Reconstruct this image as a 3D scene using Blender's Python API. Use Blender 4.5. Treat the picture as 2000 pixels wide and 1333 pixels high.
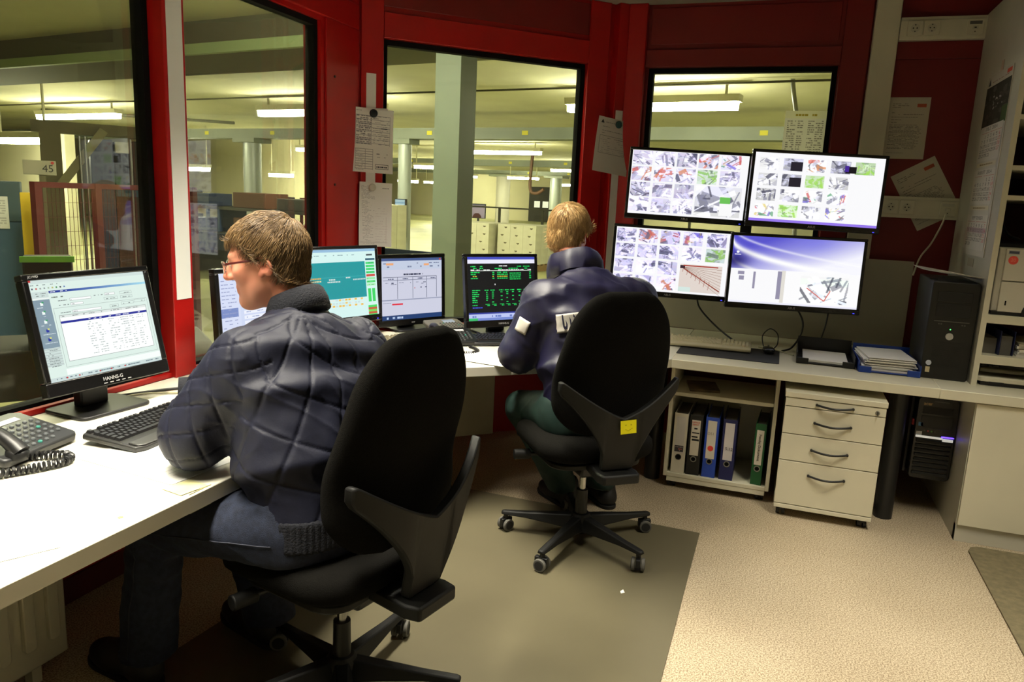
import bpy, bmesh, math, random
import numpy as np
from mathutils import Vector, Matrix, noise as mnoise

for _o in list(bpy.data.objects): bpy.data.objects.remove(_o)
SC = bpy.context.scene
COL = SC.collection
R = math.radians
PI = math.pi
random.seed(7)

# ------------------------------------------------------------------ camera
CAM_YAW, CAM_PITCH, CAM_ROLL = R(-19.244), R(10.868), R(2.576)
_f = Vector((math.sin(CAM_YAW)*math.cos(CAM_PITCH), math.cos(CAM_YAW)*math.cos(CAM_PITCH), -math.sin(CAM_PITCH)))
_r = _f.cross(Vector((0, 0, 1))).normalized(); _u = _r.cross(_f)
_r2 = _r*math.cos(CAM_ROLL)+_u*math.sin(CAM_ROLL); _u2 = -_r*math.sin(CAM_ROLL)+_u*math.cos(CAM_ROLL)
cam_d = bpy.data.cameras.new('camera'); cam = bpy.data.objects.new('camera', cam_d); COL.objects.link(cam)
cam_d.sensor_width = 36; cam_d.lens = 1468.6/2000*36; cam_d.clip_start = .05; cam_d.clip_end = 200
cam.matrix_world = Matrix(((_r2.x, _u2.x, -_f.x, 0), (_r2.y, _u2.y, -_f.y, 0), (_r2.z, _u2.z, -_f.z, 1.45), (0, 0, 0, 1)))
SC.camera = cam
# ------------------------------------------------------------------ world, exposure, lamp strengths
W = bpy.data.worlds.new('world'); SC.world = W; W.use_nodes = True
W.node_tree.nodes['Background'].inputs[0].default_value = (.5, .5, .45, 1)
W.node_tree.nodes['Background'].inputs[1].default_value = .02
SC.view_settings.view_transform = 'Standard'; SC.view_settings.look = 'None'
SC.view_settings.gamma = 1; SC.view_settings.use_curve_mapping = False
SC.view_settings.exposure = 0.0
CABIN_W = 32.0          # watts of a cabin ceiling luminaire
CABIN_COL = (1.0, .93, .76)
HALL_E = 155.0           # emission of the hall lamps
SCREEN_E = 1.0

# ------------------------------------------------------------------ materials
def lin(c):
    c = np.asarray(c, float)/255
    return np.where(c <= .04045, c/12.92, ((c+.055)/1.055)**2.4)
MATS = {}
def mat(name, col, rough=.5, metal=0, var=0, vs=8, bump=0, bs=60, spec=.5, emis=None, es=1, stretch=None, sheen=0, coat=0, col2=None, lo=.35, hi=.65, trans=0, detail=4):
    if name in MATS: return MATS[name]
    m = bpy.data.materials.new(name); m.use_nodes = True; n = m.node_tree.nodes; l = m.node_tree.links
    b = n['Principled BSDF']; c = tuple(lin(col))+(1,)
    b.inputs['Base Color'].default_value = c; b.inputs['Roughness'].default_value = rough; b.inputs['Metallic'].default_value = metal
    b.inputs['Specular IOR Level'].default_value = spec
    if sheen: b.inputs['Sheen Weight'].default_value = sheen
    if coat: b.inputs['Coat Weight'].default_value = coat
    if trans: b.inputs['Transmission Weight'].default_value = trans
    if emis is not None:
        b.inputs['Emission Color'].default_value = tuple(lin(emis))+(1,); b.inputs['Emission Strength'].default_value = es
    if var or bump or col2 is not None:
        tc = n.new('ShaderNodeTexCoord'); mp = n.new('ShaderNodeMapping'); l.new(tc.outputs['Object'], mp.inputs['Vector'])
        if stretch: mp.inputs['Scale'].default_value = stretch
    if var or col2 is not None:
        t = n.new('ShaderNodeTexNoise'); t.inputs['Scale'].default_value = vs; t.inputs['Detail'].default_value = detail
        l.new(mp.outputs[0], t.inputs['Vector'])
        rp = n.new('ShaderNodeValToRGB'); l.new(t.outputs['Fac'], rp.inputs[0])
        rp.color_ramp.elements[0].position = lo; rp.color_ramp.elements[1].position = hi
        if col2 is not None:
            rp.color_ramp.elements[0].color = c; rp.color_ramp.elements[1].color = tuple(lin(col2))+(1,)
        else:
            rp.color_ramp.elements[0].color = tuple(x*(1-var) for x in c[:3])+(1,); rp.color_ramp.elements[1].color = tuple(min(1, x*(1+var)) for x in c[:3])+(1,)
        l.new(rp.outputs[0], b.inputs['Base Color'])
    if bump:
        t2 = n.new('ShaderNodeTexNoise'); t2.inputs['Scale'].default_value = bs; t2.inputs['Detail'].default_value = 3
        l.new(mp.outputs[0], t2.inputs['Vector'])
        bp = n.new('ShaderNodeBump'); bp.inputs['Strength'].default_value = bump; bp.inputs['Distance'].default_value = .01
        l.new(t2.outputs['Fac'], bp.inputs['Height']); l.new(bp.outputs[0], b.inputs['Normal'])
    MATS[name] = m; return m
def attr_mat(name, rough=.6, emit=0, spec=.3):
    if name in MATS: return MATS[name]
    m = bpy.data.materials.new(name); m.use_nodes = True; n = m.node_tree.nodes; l = m.node_tree.links; b = n['Principled BSDF']
    a = n.new('ShaderNodeAttribute'); a.attribute_name = 'print'
    b.inputs['Roughness'].default_value = rough; b.inputs['Specular IOR Level'].default_value = spec
    if emit:
        b.inputs['Base Color'].default_value = (.01, .01, .012, 1); l.new(a.outputs['Color'], b.inputs['Emission Color']); b.inputs['Emission Strength'].default_value = emit
    else: l.new(a.outputs['Color'], b.inputs['Base Color'])
    MATS[name] = m; return m
def emit_mat(name, col, s):
    if name in MATS: return MATS[name]
    m = bpy.data.materials.new(name); m.use_nodes = True; n = m.node_tree.nodes; l = m.node_tree.links
    e = n.new('ShaderNodeEmission'); e.inputs[0].default_value = tuple(lin(col))+(1,); e.inputs[1].default_value = s
    l.new(e.outputs[0], n['Material Output'].inputs[0]); n.remove(n['Principled BSDF']); MATS[name] = m; return m
def pane_mat(name, tint=(232, 235, 226), refl=.36, dirt=0.02):
    if name in MATS: return MATS[name]
    m = bpy.data.materials.new(name); m.use_nodes = True; n = m.node_tree.nodes; l = m.node_tree.links; n.remove(n['Principled BSDF'])
    tr = n.new('ShaderNodeBsdfTransparent'); tr.inputs[0].default_value = tuple(lin(tint))+(1,)
    gl = n.new('ShaderNodeBsdfGlossy'); gl.inputs['Roughness'].default_value = .02
    fr = n.new('ShaderNodeFresnel'); fr.inputs[0].default_value = 1.45
    mu = n.new('ShaderNodeMath'); mu.operation = 'MULTIPLY'; mu.inputs[1].default_value = refl; l.new(fr.outputs[0], mu.inputs[0])
    mx = n.new('ShaderNodeMixShader'); l.new(mu.outputs[0], mx.inputs[0]); l.new(tr.outputs[0], mx.inputs[1]); l.new(gl.outputs[0], mx.inputs[2])
    df = n.new('ShaderNodeBsdfDiffuse'); df.inputs[0].default_value = (.5, .5, .45, 1)
    t = n.new('ShaderNodeTexNoise'); t.inputs['Scale'].default_value = 3; m2 = n.new('ShaderNodeMath'); m2.operation = 'MULTIPLY'; m2.inputs[1].default_value = dirt*2
    l.new(t.outputs['Fac'], m2.inputs[0])
    mx2 = n.new('ShaderNodeMixShader'); l.new(m2.outputs[0], mx2.inputs[0]); l.new(mx.outputs[0], mx2.inputs[1]); l.new(df.outputs[0], mx2.inputs[2])
    l.new(mx2.outputs[0], n['Material Output'].inputs[0]); MATS[name] = m; return m

RED = mat('red_paint', (160, 13, 11), .4, var=.06, vs=3, spec=.4)
RED_DIM = mat('red_paint_dim', (112, 11, 9), .5, var=.08, vs=2.5)  # same red as RED, darkened to stand for dim light on these walls
WHITE = mat('white_laminate', (226, 222, 206), .35, var=.03, vs=4)
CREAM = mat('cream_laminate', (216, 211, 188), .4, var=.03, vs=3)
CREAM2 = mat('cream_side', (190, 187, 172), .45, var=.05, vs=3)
DUCT = mat('duct_plastic', (205, 200, 178), .45, var=.03, vs=6)
STRIP = mat('white_strip', (240, 240, 236), .5)
BLACK = mat('black_plastic', (22, 22, 23), .42)
BLACKG = mat('black_gloss', (14, 14, 15), .25)
BLACKM = mat('black_matte', (26, 26, 26), .7, bump=.15, bs=300)
GASKET = mat('black_gasket', (9, 9, 9), .8, spec=.15)
FABRIC = mat('chair_fabric', (18, 17, 15), .95, var=.2, vs=260, bump=.35, bs=420, spec=.08)
CPLAST = mat('chair_plastic', (15, 15, 14), .55, bump=.1, bs=500, spec=.35)
CHROME = mat('chrome', (190, 190, 188), .25, 1)
STEEL = mat('steel', (150, 150, 146), .4, .9)
GREYRUB = mat('grey_rubber', (92, 90, 84), .7)
PAPER = mat('paper', (238, 236, 230), .8)
PAPER2 = mat('paper_shade', (226, 222, 212), .8)
PRINT = attr_mat('printed', .75)
THIN = attr_mat('printed_thin', .75)
_n = THIN.node_tree.nodes; _l = THIN.node_tree.links; _t = _n.new('ShaderNodeBsdfTranslucent'); _x = _n.new('ShaderNodeMixShader'); _x.inputs[0].default_value = .55
_l.new(_n['Attribute'].outputs['Color'], _t.inputs[0]); _l.new(_n['Principled BSDF'].outputs[0], _x.inputs[1]); _l.new(_t.outputs[0], _x.inputs[2]); _l.new(_x.outputs[0], _n['Material Output'].inputs[0])
SCREEN = attr_mat('screen_glow', .3, SCREEN_E)

# ------------------------------------------------------------------ object helpers
def tag(o, label=None, cat=None, group=None, kind=None):
    if label: o['label'] = label
    if cat: o['category'] = cat
    if group: o['group'] = group
    if kind: o['kind'] = kind
    return o
def thing(name, label, cat, loc=(0, 0, 0), rz=0, group=None):
    o = bpy.data.objects.new(name, None); o.empty_display_size = .05; COL.objects.link(o)
    o.location = loc; o.rotation_euler = (0, 0, rz); return tag(o, label, cat, group)
def link(name, me, m, parent=None, smooth=None, bevel=0, seg=2):
    o = bpy.data.objects.new(name, me); COL.objects.link(o)
    if m is not None and not me.materials: me.materials.append(m)
    if parent: o.parent = parent
    if smooth is not None:
        me.polygons.foreach_set('use_smooth', [True]*len(me.polygons)); me.set_sharp_from_angle(angle=R(smooth))
    if bevel:
        b = o.modifiers.new('bevel', 'BEVEL'); b.width = bevel; b.segments = seg; b.limit_method = 'ANGLE'; b.angle_limit = R(40)
    return o
def copy_tree(o, parent=None):
    c = o.copy(); COL.objects.link(c); c.parent = parent
    for ch in o.children: copy_tree(ch, c)
    return c
class MB:
    def __init__(s): s.v = []; s.f = []
    def add(s, vs, fs):
        n = len(s.v); s.v += [tuple(v) for v in vs]; s.f += [tuple(i+n for i in f) for f in fs]; return s
    def box(s, x0, x1, y0, y1, z0, z1, M=None):
        vs = [Vector((x, y, z)) for z in (z0, z1) for y in (y0, y1) for x in (x0, x1)]
        if M is not None: vs = [M @ v for v in vs]
        return s.add(vs, [(0, 2, 3, 1), (4, 5, 7, 6), (0, 1, 5, 4), (2, 6, 7, 3), (0, 4, 6, 2), (1, 3, 7, 5)])
    def cbox(s, c, d, M=None):
        return s.box(c[0]-d[0]/2, c[0]+d[0]/2, c[1]-d[1]/2, c[1]+d[1]/2, c[2]-d[2]/2, c[2]+d[2]/2, M)
    def cyl(s, a, b, r1, r2=None, n=16, caps=True):
        a = Vector(a); b = Vector(b); r2 = r1 if r2 is None else r2
        d = (b-a).normalized(); x = d.orthogonal().normalized(); y = d.cross(x)
        vs = [a+(x*math.cos(t)+y*math.sin(t))*r1 for t in [2*PI*i/n for i in range(n)]]+[b+(x*math.cos(t)+y*math.sin(t))*r2 for t in [2*PI*i/n for i in range(n)]]
        fs = [(i, (i+1) % n, n+(i+1) % n, n+i) for i in range(n)]
        if caps: fs += [tuple(range(n-1, -1, -1)), tuple(range(n, 2*n))]
        return s.add(vs, fs)
    def tube(s, pts, r, n=6, taper=None):
        pts = [Vector(p) for p in pts]; N = len(pts); vs = []; fs = []; pr = None
        for i, p in enumerate(pts):
            d = (pts[min(i+1, N-1)]-pts[max(i-1, 0)]).normalized()
            if pr is None: x = d.orthogonal().normalized()
            else:
                x = pr-d*pr.dot(d); x = x.normalized() if x.length > 1e-6 else d.orthogonal().normalized()
            pr = x; y = d.cross(x); rr = r if taper is None else r*taper(i/(N-1))
            vs += [p+(x*math.cos(2*PI*k/n)+y*math.sin(2*PI*k/n))*rr for k in range(n)]
        for i in range(N-1):
            for k in range(n): fs.append((i*n+k, i*n+(k+1) % n, (i+1)*n+(k+1) % n, (i+1)*n+k))
        fs += [tuple(range(n-1, -1, -1)), tuple(range((N-1)*n, N*n))]
        return s.add(vs, fs)
    def prism(s, poly, z0, z1, M=None):   # poly: ccw list of (x, y), extruded along z
        n = len(poly); vs = [Vector((x, y, z0)) for x, y in poly]+[Vector((x, y, z1)) for x, y in poly]
        if M is not None: vs = [M @ v for v in vs]
        return s.add(vs, [tuple(range(n-1, -1, -1)), tuple(range(n, 2*n))]+[(i, (i+1) % n, n+(i+1) % n, n+i) for i in range(n)])
    def lathe(s, prof, n=20, M=None):     # prof: (r, z)
        vs = []; fs = []
        for r, z in prof: vs += [Vector((r*math.cos(2*PI*k/n), r*math.sin(2*PI*k/n), z)) for k in range(n)]
        if M is not None: vs = [M @ v for v in vs]
        for i in range(len(prof)-1):
            for k in range(n): fs.append((i*n+k, i*n+(k+1) % n, (i+1)*n+(k+1) % n, (i+1)*n+k))
        fs += [tuple(range(n-1, -1, -1)), tuple(range((len(prof)-1)*n, len(prof)*n))]
        return s.add(vs, fs)
    def mesh(s, name):
        me = bpy.data.meshes.new(name); me.from_pydata(s.v, [], s.f); me.update(); return me
    def build(s, name, m, parent=None, smooth=None, bevel=0, seg=2):
        if bevel and smooth is None: smooth = 38
        return link(name, s.mesh(name), m, parent, smooth, bevel, seg)
def struct(name, mb, m, bevel=0, parent=None, smooth=None):
    o = mb.build(name, m, parent, smooth, bevel)
    if parent is None: o['kind'] = 'structure'
    return o
def part_at(name, me, m, parent, loc, rot=(0, 0, 0)):
    o = bpy.data.objects.new(name, me); COL.objects.link(o); o.parent = parent; o.location = loc; o.rotation_euler = rot
    if m is not None and not me.materials: me.materials.append(m)
    return o
def pillow(outline, thick, f=None, p=2.6, rings=9):
    """closed padded shape from a 2D outline (x, z); f(x, z) gives the y of its mid surface"""
    n = len(outline); cx = sum(q[0] for q in outline)/n; cz = sum(q[1] for q in outline)/n; mb = MB(); vs = []; fs = []
    prm = [math.sin(PI/2*i/rings) for i in range(rings, -1, -1)]
    for side in (1, -1):
        for s_ in prm:
            t = thick/2*max(0, 1-s_**p)**(1/p)
            for x, z in outline:
                X = cx+(x-cx)*s_; Z = cz+(z-cz)*s_; vs.append((X, (f(X, Z) if f else 0)+side*t, Z))
    m = len(prm)
    for sd in (0, 1):
        b = sd*m*n
        for i in range(m-1):
            for k in range(n):
                q = (b+i*n+k, b+i*n+(k+1) % n, b+(i+1)*n+(k+1) % n, b+(i+1)*n+k)
                fs.append(q if sd == 0 else q[::-1])
    o = mb.add(vs, fs); me = mb.mesh('pad'); bm = bmesh.new(); bm.from_mesh(me); bmesh.ops.remove_doubles(bm, verts=bm.verts, dist=1e-5)
    bmesh.ops.recalc_face_normals(bm, faces=bm.faces); bm.to_mesh(me); bm.free(); return me
def rrect(w, h, r, n=6, cx=0, cy=0):
    o = []
    for (sx, sy, a0) in ((1, 1, 0), (-1, 1, 90), (-1, -1, 180), (1, -1, 270)):
        for i in range(n+1):
            a = R(a0+90*i/n); o.append((cx+sx*(w/2-r)+r*math.cos(a), cy+sy*(h/2-r)+r*math.sin(a)))
    return o
def text_obj(name, s, size, m, parent, loc, rot=(0, 0, 0), align='CENTER', thick=.0004, bold=0):
    cu = bpy.data.curves.new(name, 'FONT'); cu.body = s; cu.size = size; cu.extrude = thick; cu.align_x = align; cu.align_y = 'CENTER'; cu.offset = bold; cu.resolution_u = 3
    t = bpy.data.objects.new(name, cu); COL.objects.link(t)
    me = bpy.data.meshes.new_from_object(t.evaluated_get(bpy.context.evaluated_depsgraph_get()))
    bpy.data.objects.remove(t); me.materials.clear(); o = link(name, me, m, parent); o.location = loc; o.rotation_euler = rot; return o

# ------------------------------------------------------------------ printed canvases: flat print as coloured faces
FONT5 = {}
for _c, _h in zip('0123456789ABCDEFGHIJKLMNOPQRSTUVWXYZ.-:/', '3E5149453E 00427F4000 4261514946 2141454B31 1814127F10 2745454539 3C4A494930 0171090503 3649494936 064949291E 7E1111117E 7F49494936 3E41414122 7F4141221C 7F49494941 7F09090901 3E4149497A 7F0808087F 00417F4100 2040413F01 7F08142241 7F40404040 7F020C027F 7F0408107F 3E4141413E 7F09090906 3E4151215E 7F09192946 4649494931 01017F0101 3F4040403F 1F2040201F 3F4038403F 6314081463 0708700807 6151494543 0060600000 0808080808 0036360000 2010080402'.split()):
    FONT5[_c] = [int(_h[i:i+2], 16) for i in range(0, 10, 2)]
class CV:
    def __init__(s, w, h, bg): s.w = w; s.h = h; s.a = np.zeros((h, w, 3)); s.a[:] = bg; s.rn = random.Random(w*31+h)
    def rect(s, x0, y0, x1, y1, c): s.a[max(0, int(y0)):max(0, int(y1)), max(0, int(x0)):max(0, int(x1))] = c
    def frame(s, x0, y0, x1, y1, c):
        s.rect(x0, y0, x1, y0+1, c); s.rect(x0, y1-1, x1, y1, c); s.rect(x0, y0, x0+1, y1, c); s.rect(x1-1, y0, x1, y1, c)
    def line(s, x0, y0, x1, y1, c, wd=1):
        n = int(max(abs(x1-x0), abs(y1-y0)))+1
        for i in range(n+1):
            x = x0+(x1-x0)*i/n; y = y0+(y1-y0)*i/n; s.rect(round(x), round(y), round(x)+wd, round(y)+wd, c)
    def disc(s, cx, cy, r, c):
        yy, xx = np.mgrid[0:s.h, 0:s.w]; s.a[(xx-cx)**2+(yy-cy)**2 < r*r] = c
    def text(s, x, y, t, c, k=1):
        for ch in t.upper():
            if ch in FONT5:
                for i, col in enumerate(FONT5[ch]):
                    for j in range(7):
                        if col >> j & 1: s.rect(x+i*k, y+j*k, x+i*k+k, y+j*k+k, c)
            x += 6*k
    def scrib(s, x0, y, x1, c, h=1, d=.7):
        x = x0
        while x < x1:
            L = s.rn.randint(2, 7)
            if s.rn.random() < d: s.rect(x, y, min(x+L, x1), y+h, c)
            x += L+1
def canvas_mesh(cv, W_, H_, fn=None):
    """run-length merged quads in the local XZ plane, origin at the centre, facing -Y; colours in the face attribute 'print'"""
    vs = []; fs = []; cs = []; q = np.round(cv.a).astype(int)
    for j in range(cv.h):
        i = 0; row = q[j]
        ch = np.flatnonzero(np.any(row[1:] != row[:-1], axis=1))+1
        st = np.concatenate(([0], ch)); en = np.concatenate((ch, [cv.w])); z1 = H_/2-H_*j/cv.h; z0 = H_/2-H_*(j+1)/cv.h
        for a, b in zip(st, en):
            step = b-a if fn is None else 12
            for c0 in range(a, b, step):
                c1 = min(b, c0+step); x0 = -W_/2+W_*c0/cv.w; x1 = -W_/2+W_*c1/cv.w; k = len(vs)
                vs += [(x0, 0, z0), (x1, 0, z0), (x1, 0, z1), (x0, 0, z1)]; fs.append((k, k+1, k+2, k+3)); cs.append(row[a])
    if fn: vs = [fn(x, z) for x, y, z in vs]
    me = bpy.data.meshes.new('print'); me.from_pydata(vs, [], fs); me.update()
    at = me.attributes.new('print', 'FLOAT_COLOR', 'FACE'); c = np.ones((len(fs), 4)); c[:, :3] = lin(np.array(cs)); at.data.foreach_set('color', c.ravel().astype(np.float32))
    return me
def rotm(loc, rz=0, rx=0, ry=0):
    return Matrix.Translation(loc) @ Matrix.Rotation(rz, 4, 'Z') @ Matrix.Rotation(rx, 4, 'X') @ Matrix.Rotation(ry, 4, 'Y')
# ================================================================== THE CABIN
def frame_M(p0, ang):     # wall frame: local x runs along the wall, local y points into the cabin, z up
    return Matrix.Translation((p0[0], p0[1], 0)) @ Matrix.Rotation(ang, 4, 'Z')
CZ = 2.60                 # ceiling height
# wall A on the left runs +Y, inward normal +X : local x -> +Y needs a mirrored frame, so local x runs -Y from the corner
MA = frame_M((-2.2, 3.64), R(-90))     # x: from the corner back along -Y ; y: inward (+X)
dB = Vector((math.sin(R(47)), math.cos(R(47)), 0)); nB = Vector((math.cos(R(47)), -math.sin(R(47)), 0))
LB = 1.60
PC = Vector((-2.2, 3.64, 0))+dB*LB     # corner of wall B and wall C
MBm = Matrix(((-dB.x, nB.x, 0, PC.x), (-dB.y, nB.y, 0, PC.y), (0, 0, 1, 0), (0, 0, 0, 1)))   # x from the C corner back to A
MC = Matrix(((-1, 0, 0, 1.75), (0, -1, 0, PC.y), (0, 0, 1, 0), (0, 0, 0, 1)))              # x from the right wall leftward, y inward (-Y)
YC = PC.y
def cx(x): return 1.75-x               # world x -> local x of wall C
def sb(s): return LB-s                 # distance from the A corner -> local x of wall B

fl = MB().box(-2.4, 1.9, -1.6, 5.0, -.06, 0)
def floor_mat():
    m = bpy.data.materials.new('speckled_floor'); m.use_nodes = True; n = m.node_tree.nodes; l = m.node_tree.links; b = n['Principled BSDF']
    tc = n.new('ShaderNodeTexCoord'); t = n.new('ShaderNodeTexNoise'); t.inputs['Scale'].default_value = 190; t.inputs['Detail'].default_value = 2
    v = n.new('ShaderNodeTexNoise'); v.inputs['Scale'].default_value = 1.6; v.inputs['Detail'].default_value = 4
    l.new(tc.outputs['Object'], t.inputs[0]); l.new(tc.outputs['Object'], v.inputs[0])
    r = n.new('ShaderNodeValToRGB'); l.new(t.outputs['Fac'], r.inputs[0])
    r.color_ramp.elements[0].position = .40; r.color_ramp.elements[0].color = tuple(lin((143, 125, 100)))+(1,)
    r.color_ramp.elements[1].position = .58; r.color_ramp.elements[1].color = tuple(lin((203, 189, 163)))+(1,)
    mx = n.new('ShaderNodeMix'); mx.data_type = 'RGBA'; mx.blend_type = 'MULTIPLY'; mx.inputs[0].default_value = .5
    r2 = n.new('ShaderNodeValToRGB'); l.new(v.outputs['Fac'], r2.inputs[0]); r2.color_ramp.elements[0].position = .3; r2.color_ramp.elements[0].color = (.72, .68, .62, 1); r2.color_ramp.elements[1].position = .6
    l.new(r.outputs[0], mx.inputs[6]); l.new(r2.outputs[0], mx.inputs[7]); l.new(mx.outputs[2], b.inputs['Base Color'])
    b.inputs['Roughness'].default_value = .5; MATS['floor'] = m; return m
struct('floor', fl, floor_mat())
struct('ceiling', MB().box(-2.35, 1.9, -1.6, 4.9, CZ, CZ+.08), mat('ceiling_board', (138, 132, 116), .9, bump=.1, bs=120))
T = .10
# ---- wall A with windows 1 and 2 (world y of the openings: -0.9..2.185, 2.36..3.30 ; z .727..2.245)
ZS, ZT = .727, 2.245
def ya(y): return 3.64-y
w = MB()
w.box(ya(3.64), ya(-1.6), -T, 0, 0, ZS-.03, MA); w.box(ya(3.64), ya(-1.6), -T, 0, ZT, CZ, MA)
w.box(ya(3.64), ya(3.30), -T, 0, ZS-.03, ZT, MA); w.box(ya(-.9), ya(-1.6), -T, 0, ZS-.03, ZT, MA)
wa = struct('wall_left', w, RED)
# red post between the windows with its white strip, sill rail, head rail
MB().box(ya(2.352), ya(2.245), -T, .045, .70, CZ, MA).build('post', RED, wa, bevel=.004)
MB().box(ya(2.338), ya(2.262), .0452, .047, 1.005, 2.33, MA).build('white_strip', STRIP, wa)
MB().box(ya(3.64), ya(-1.6), 0, .022, .70, ZS-.008, MA).build('sill_rail', RED, wa, bevel=.002)
MB().box(ya(3.62), ya(-1.6), 0, .02, ZT+.02, ZT+.14, MA).build('head_rail', RED, wa, bevel=.003)
MB().box(ya(3.63), ya(3.33), 0, .012, ZS, CZ, MA).build('pillar_cover', RED, wa, bevel=.003)
for z in (2.0, 1.47): MB().cyl(MA @ Vector((ya(3.40), .012, z)), MA @ Vector((ya(3.40), .016, z)), .006).build('screw', BLACK, wa)
# ---- wall B with window 3
w = MB()
w.box(-.0, LB, -T, 0, 0, ZS-.03, MBm); w.box(0, LB, -T, 0, ZT, CZ, MBm); w.box(sb(.134), LB, -T, 0, ZS-.03, ZT, MBm); w.box(0, sb(1.364), -T, 0, ZS-.03, ZT, MBm)
wb = struct('wall_corner', w, RED)
MB().box(sb(1.364), sb(.134), 0, .022, ZT+.0, ZT+.13, MBm).build('head_rail', RED, wb, bevel=.003)
MB().box(sb(1.45), sb(.05), 0, .008, ZT+.16, CZ-.02, MBm).build('panel', RED_DIM, wb, bevel=.003)
MB().box(sb(.134), sb(.012), 0, .02, .70, CZ, MBm).build('pillar_cover', RED, wb, bevel=.004)
MB().box(sb(1.5), sb(1.364), 0, .02, .70, CZ, MBm).build('pillar_cover', RED, wb, bevel=.004)
MB().box(sb(.093), sb(.041), .0202, .022, .90, 2.058, MBm).build('white_strip', STRIP, wb)
MB().box(sb(1.598), sb(1.548), .0602, .062, .90, 1.99, MBm).build('white_strip', STRIP, wb)
MB().box(sb(1.605), sb(1.535), -.02, .06, .0, CZ, MBm).build('corner_post', RED, wb, bevel=.004)
# ---- wall C with window 4
w = MB()
w.box(0, cx(PC.x), -T, 0, 0, ZS-.03, MC); w.box(0, cx(PC.x), -T, 0, ZT, CZ, MC)
w.box(cx(-.86), cx(PC.x), -T, 0, ZS-.03, ZT, MC); w.box(0, cx(.193), -T, 0, ZS-.03, ZT, MC)
wc = struct('wall_back', w, RED_DIM)
MB().box(cx(-.88), cx(-.99), -.01, .05, 0, CZ, MC).build('pillar_cover', RED, wc, bevel=.004)
MB().box(cx(.34), cx(.20), 0, .02, .70, CZ, MC).build('pillar_cover', RED_DIM, wc, bevel=.004)
MB().box(cx(.20), cx(-.88), 0, .02, ZT, ZT+.10, MC).build('head_rail', RED_DIM, wc, bevel=.003)
MB().box(cx(.18), cx(-.86), 0, .008, ZT+.13, CZ-.02, MC).build('panel', RED_DIM, wc, bevel=.003)
MB().box(cx(.92), cx(.475), 0, .008, .72, 2.27, MC).build('panel', RED_DIM, wc, bevel=.003)
MB().box(cx(1.7), cx(.475), 0, .014, 2.27, 2.36, MC).build('rail', RED_DIM, wc, bevel=.003)
struct('trim_1', MB().box(cx(.472), cx(.347), 0, .055, .70, CZ, MC), DUCT, bevel=.004)
# ---- remaining shell
struct('wall_right', MB().box(1.75, 1.85, -1.6, 4.85, 0, CZ), mat('white_wall', (205, 200, 184), .8))
struct('wall_rear', MB().box(-2.3, 1.85, -1.7, -1.6, 0, CZ), MATS['white_wall'])
# ---- windows: black gasket frame + pane
def window(n, Mx, x0, x1, z0, z1):
    g = .028; w = MB()
    w.box(x0, x1, -.07, -.02, z0, z0+g, Mx); w.box(x0, x1, -.07, -.02, z1-g, z1, Mx); w.box(x0, x0+g, -.07, -.02, z0+g, z1-g, Mx); w.box(x1-g, x1, -.07, -.02, z0+g, z1-g, Mx)
    o = struct('window_%d' % n, w, GASKET)
    MB().box(x0+g*.6, x1-g*.6, -.049, -.043, z0+g*.6, z1-g*.6, Mx).build('pane', pane_mat('pane_glass'), o)
window(1, MA, ya(2.243), ya(-.9), ZS-.03, ZT); window(2, MA, ya(3.30), ya(2.353), ZS-.03, ZT)
window(3, MBm, sb(1.364), sb(.134), ZS-.03, ZT); window(4, MC, cx(.193), cx(-.86), ZS-.03, ZT)
struct('baseboard_left', MB().box(ya(3.6), ya(-1.5), 0, .012, 0, .09, MA), mat('dark_red_trim', (80, 10, 10), .5))

# ---- cabin ceiling luminaires (out of the frame, above the camera's view)
def luminaire(x, y, rz, k=1.0, label=''):
    t = thing('ceiling_luminaire', label, 'ceiling lamp', (x, y, CZ), rz, None)
    MB().box(-.15, .15, -.62, .62, -.07, 0).build('housing', mat('lamp_white', (225, 225, 220), .4), t, bevel=.004)
    MB().box(-.12, .12, -.60, .60, -.074, -.0702).build('diffuser', emit_mat('cabin_tube', (255, 246, 220), 1.2), t)
    for i in range(9): MB().box(-.12, .12, -.56+i*.14-.004, -.56+i*.14+.004, -.10, -.074).build('louvre', MATS['lamp_white'], t)
    for s_ in (-1, 1): MB().box(s_*.12-.004, s_*.12+.004, -.6, .6, -.10, -.07).build('louvre_side', MATS['lamp_white'], t)
    ld = bpy.data.lights.new('tube_light', 'AREA'); ld.shape = 'RECTANGLE'; ld.size = .22; ld.size_y = 1.15; ld.energy = CABIN_W*k; ld.color = CABIN_COL; ld.spread = R(88)
    lo = bpy.data.objects.new('tube_light', ld); COL.objects.link(lo); lo.parent = t; lo.location = (0, 0, -.105)
luminaire(-1.40, .95, 0, 1.35, 'white louvred ceiling lamp above the bare end of the left worktop')
luminaire(-1.30, 2.62, R(6), 1.15, 'white louvred ceiling lamp above the angled corner worktop')
luminaire(.75, 2.35, 0, .72, 'white louvred ceiling lamp above the open floor before the drawer unit')

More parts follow.
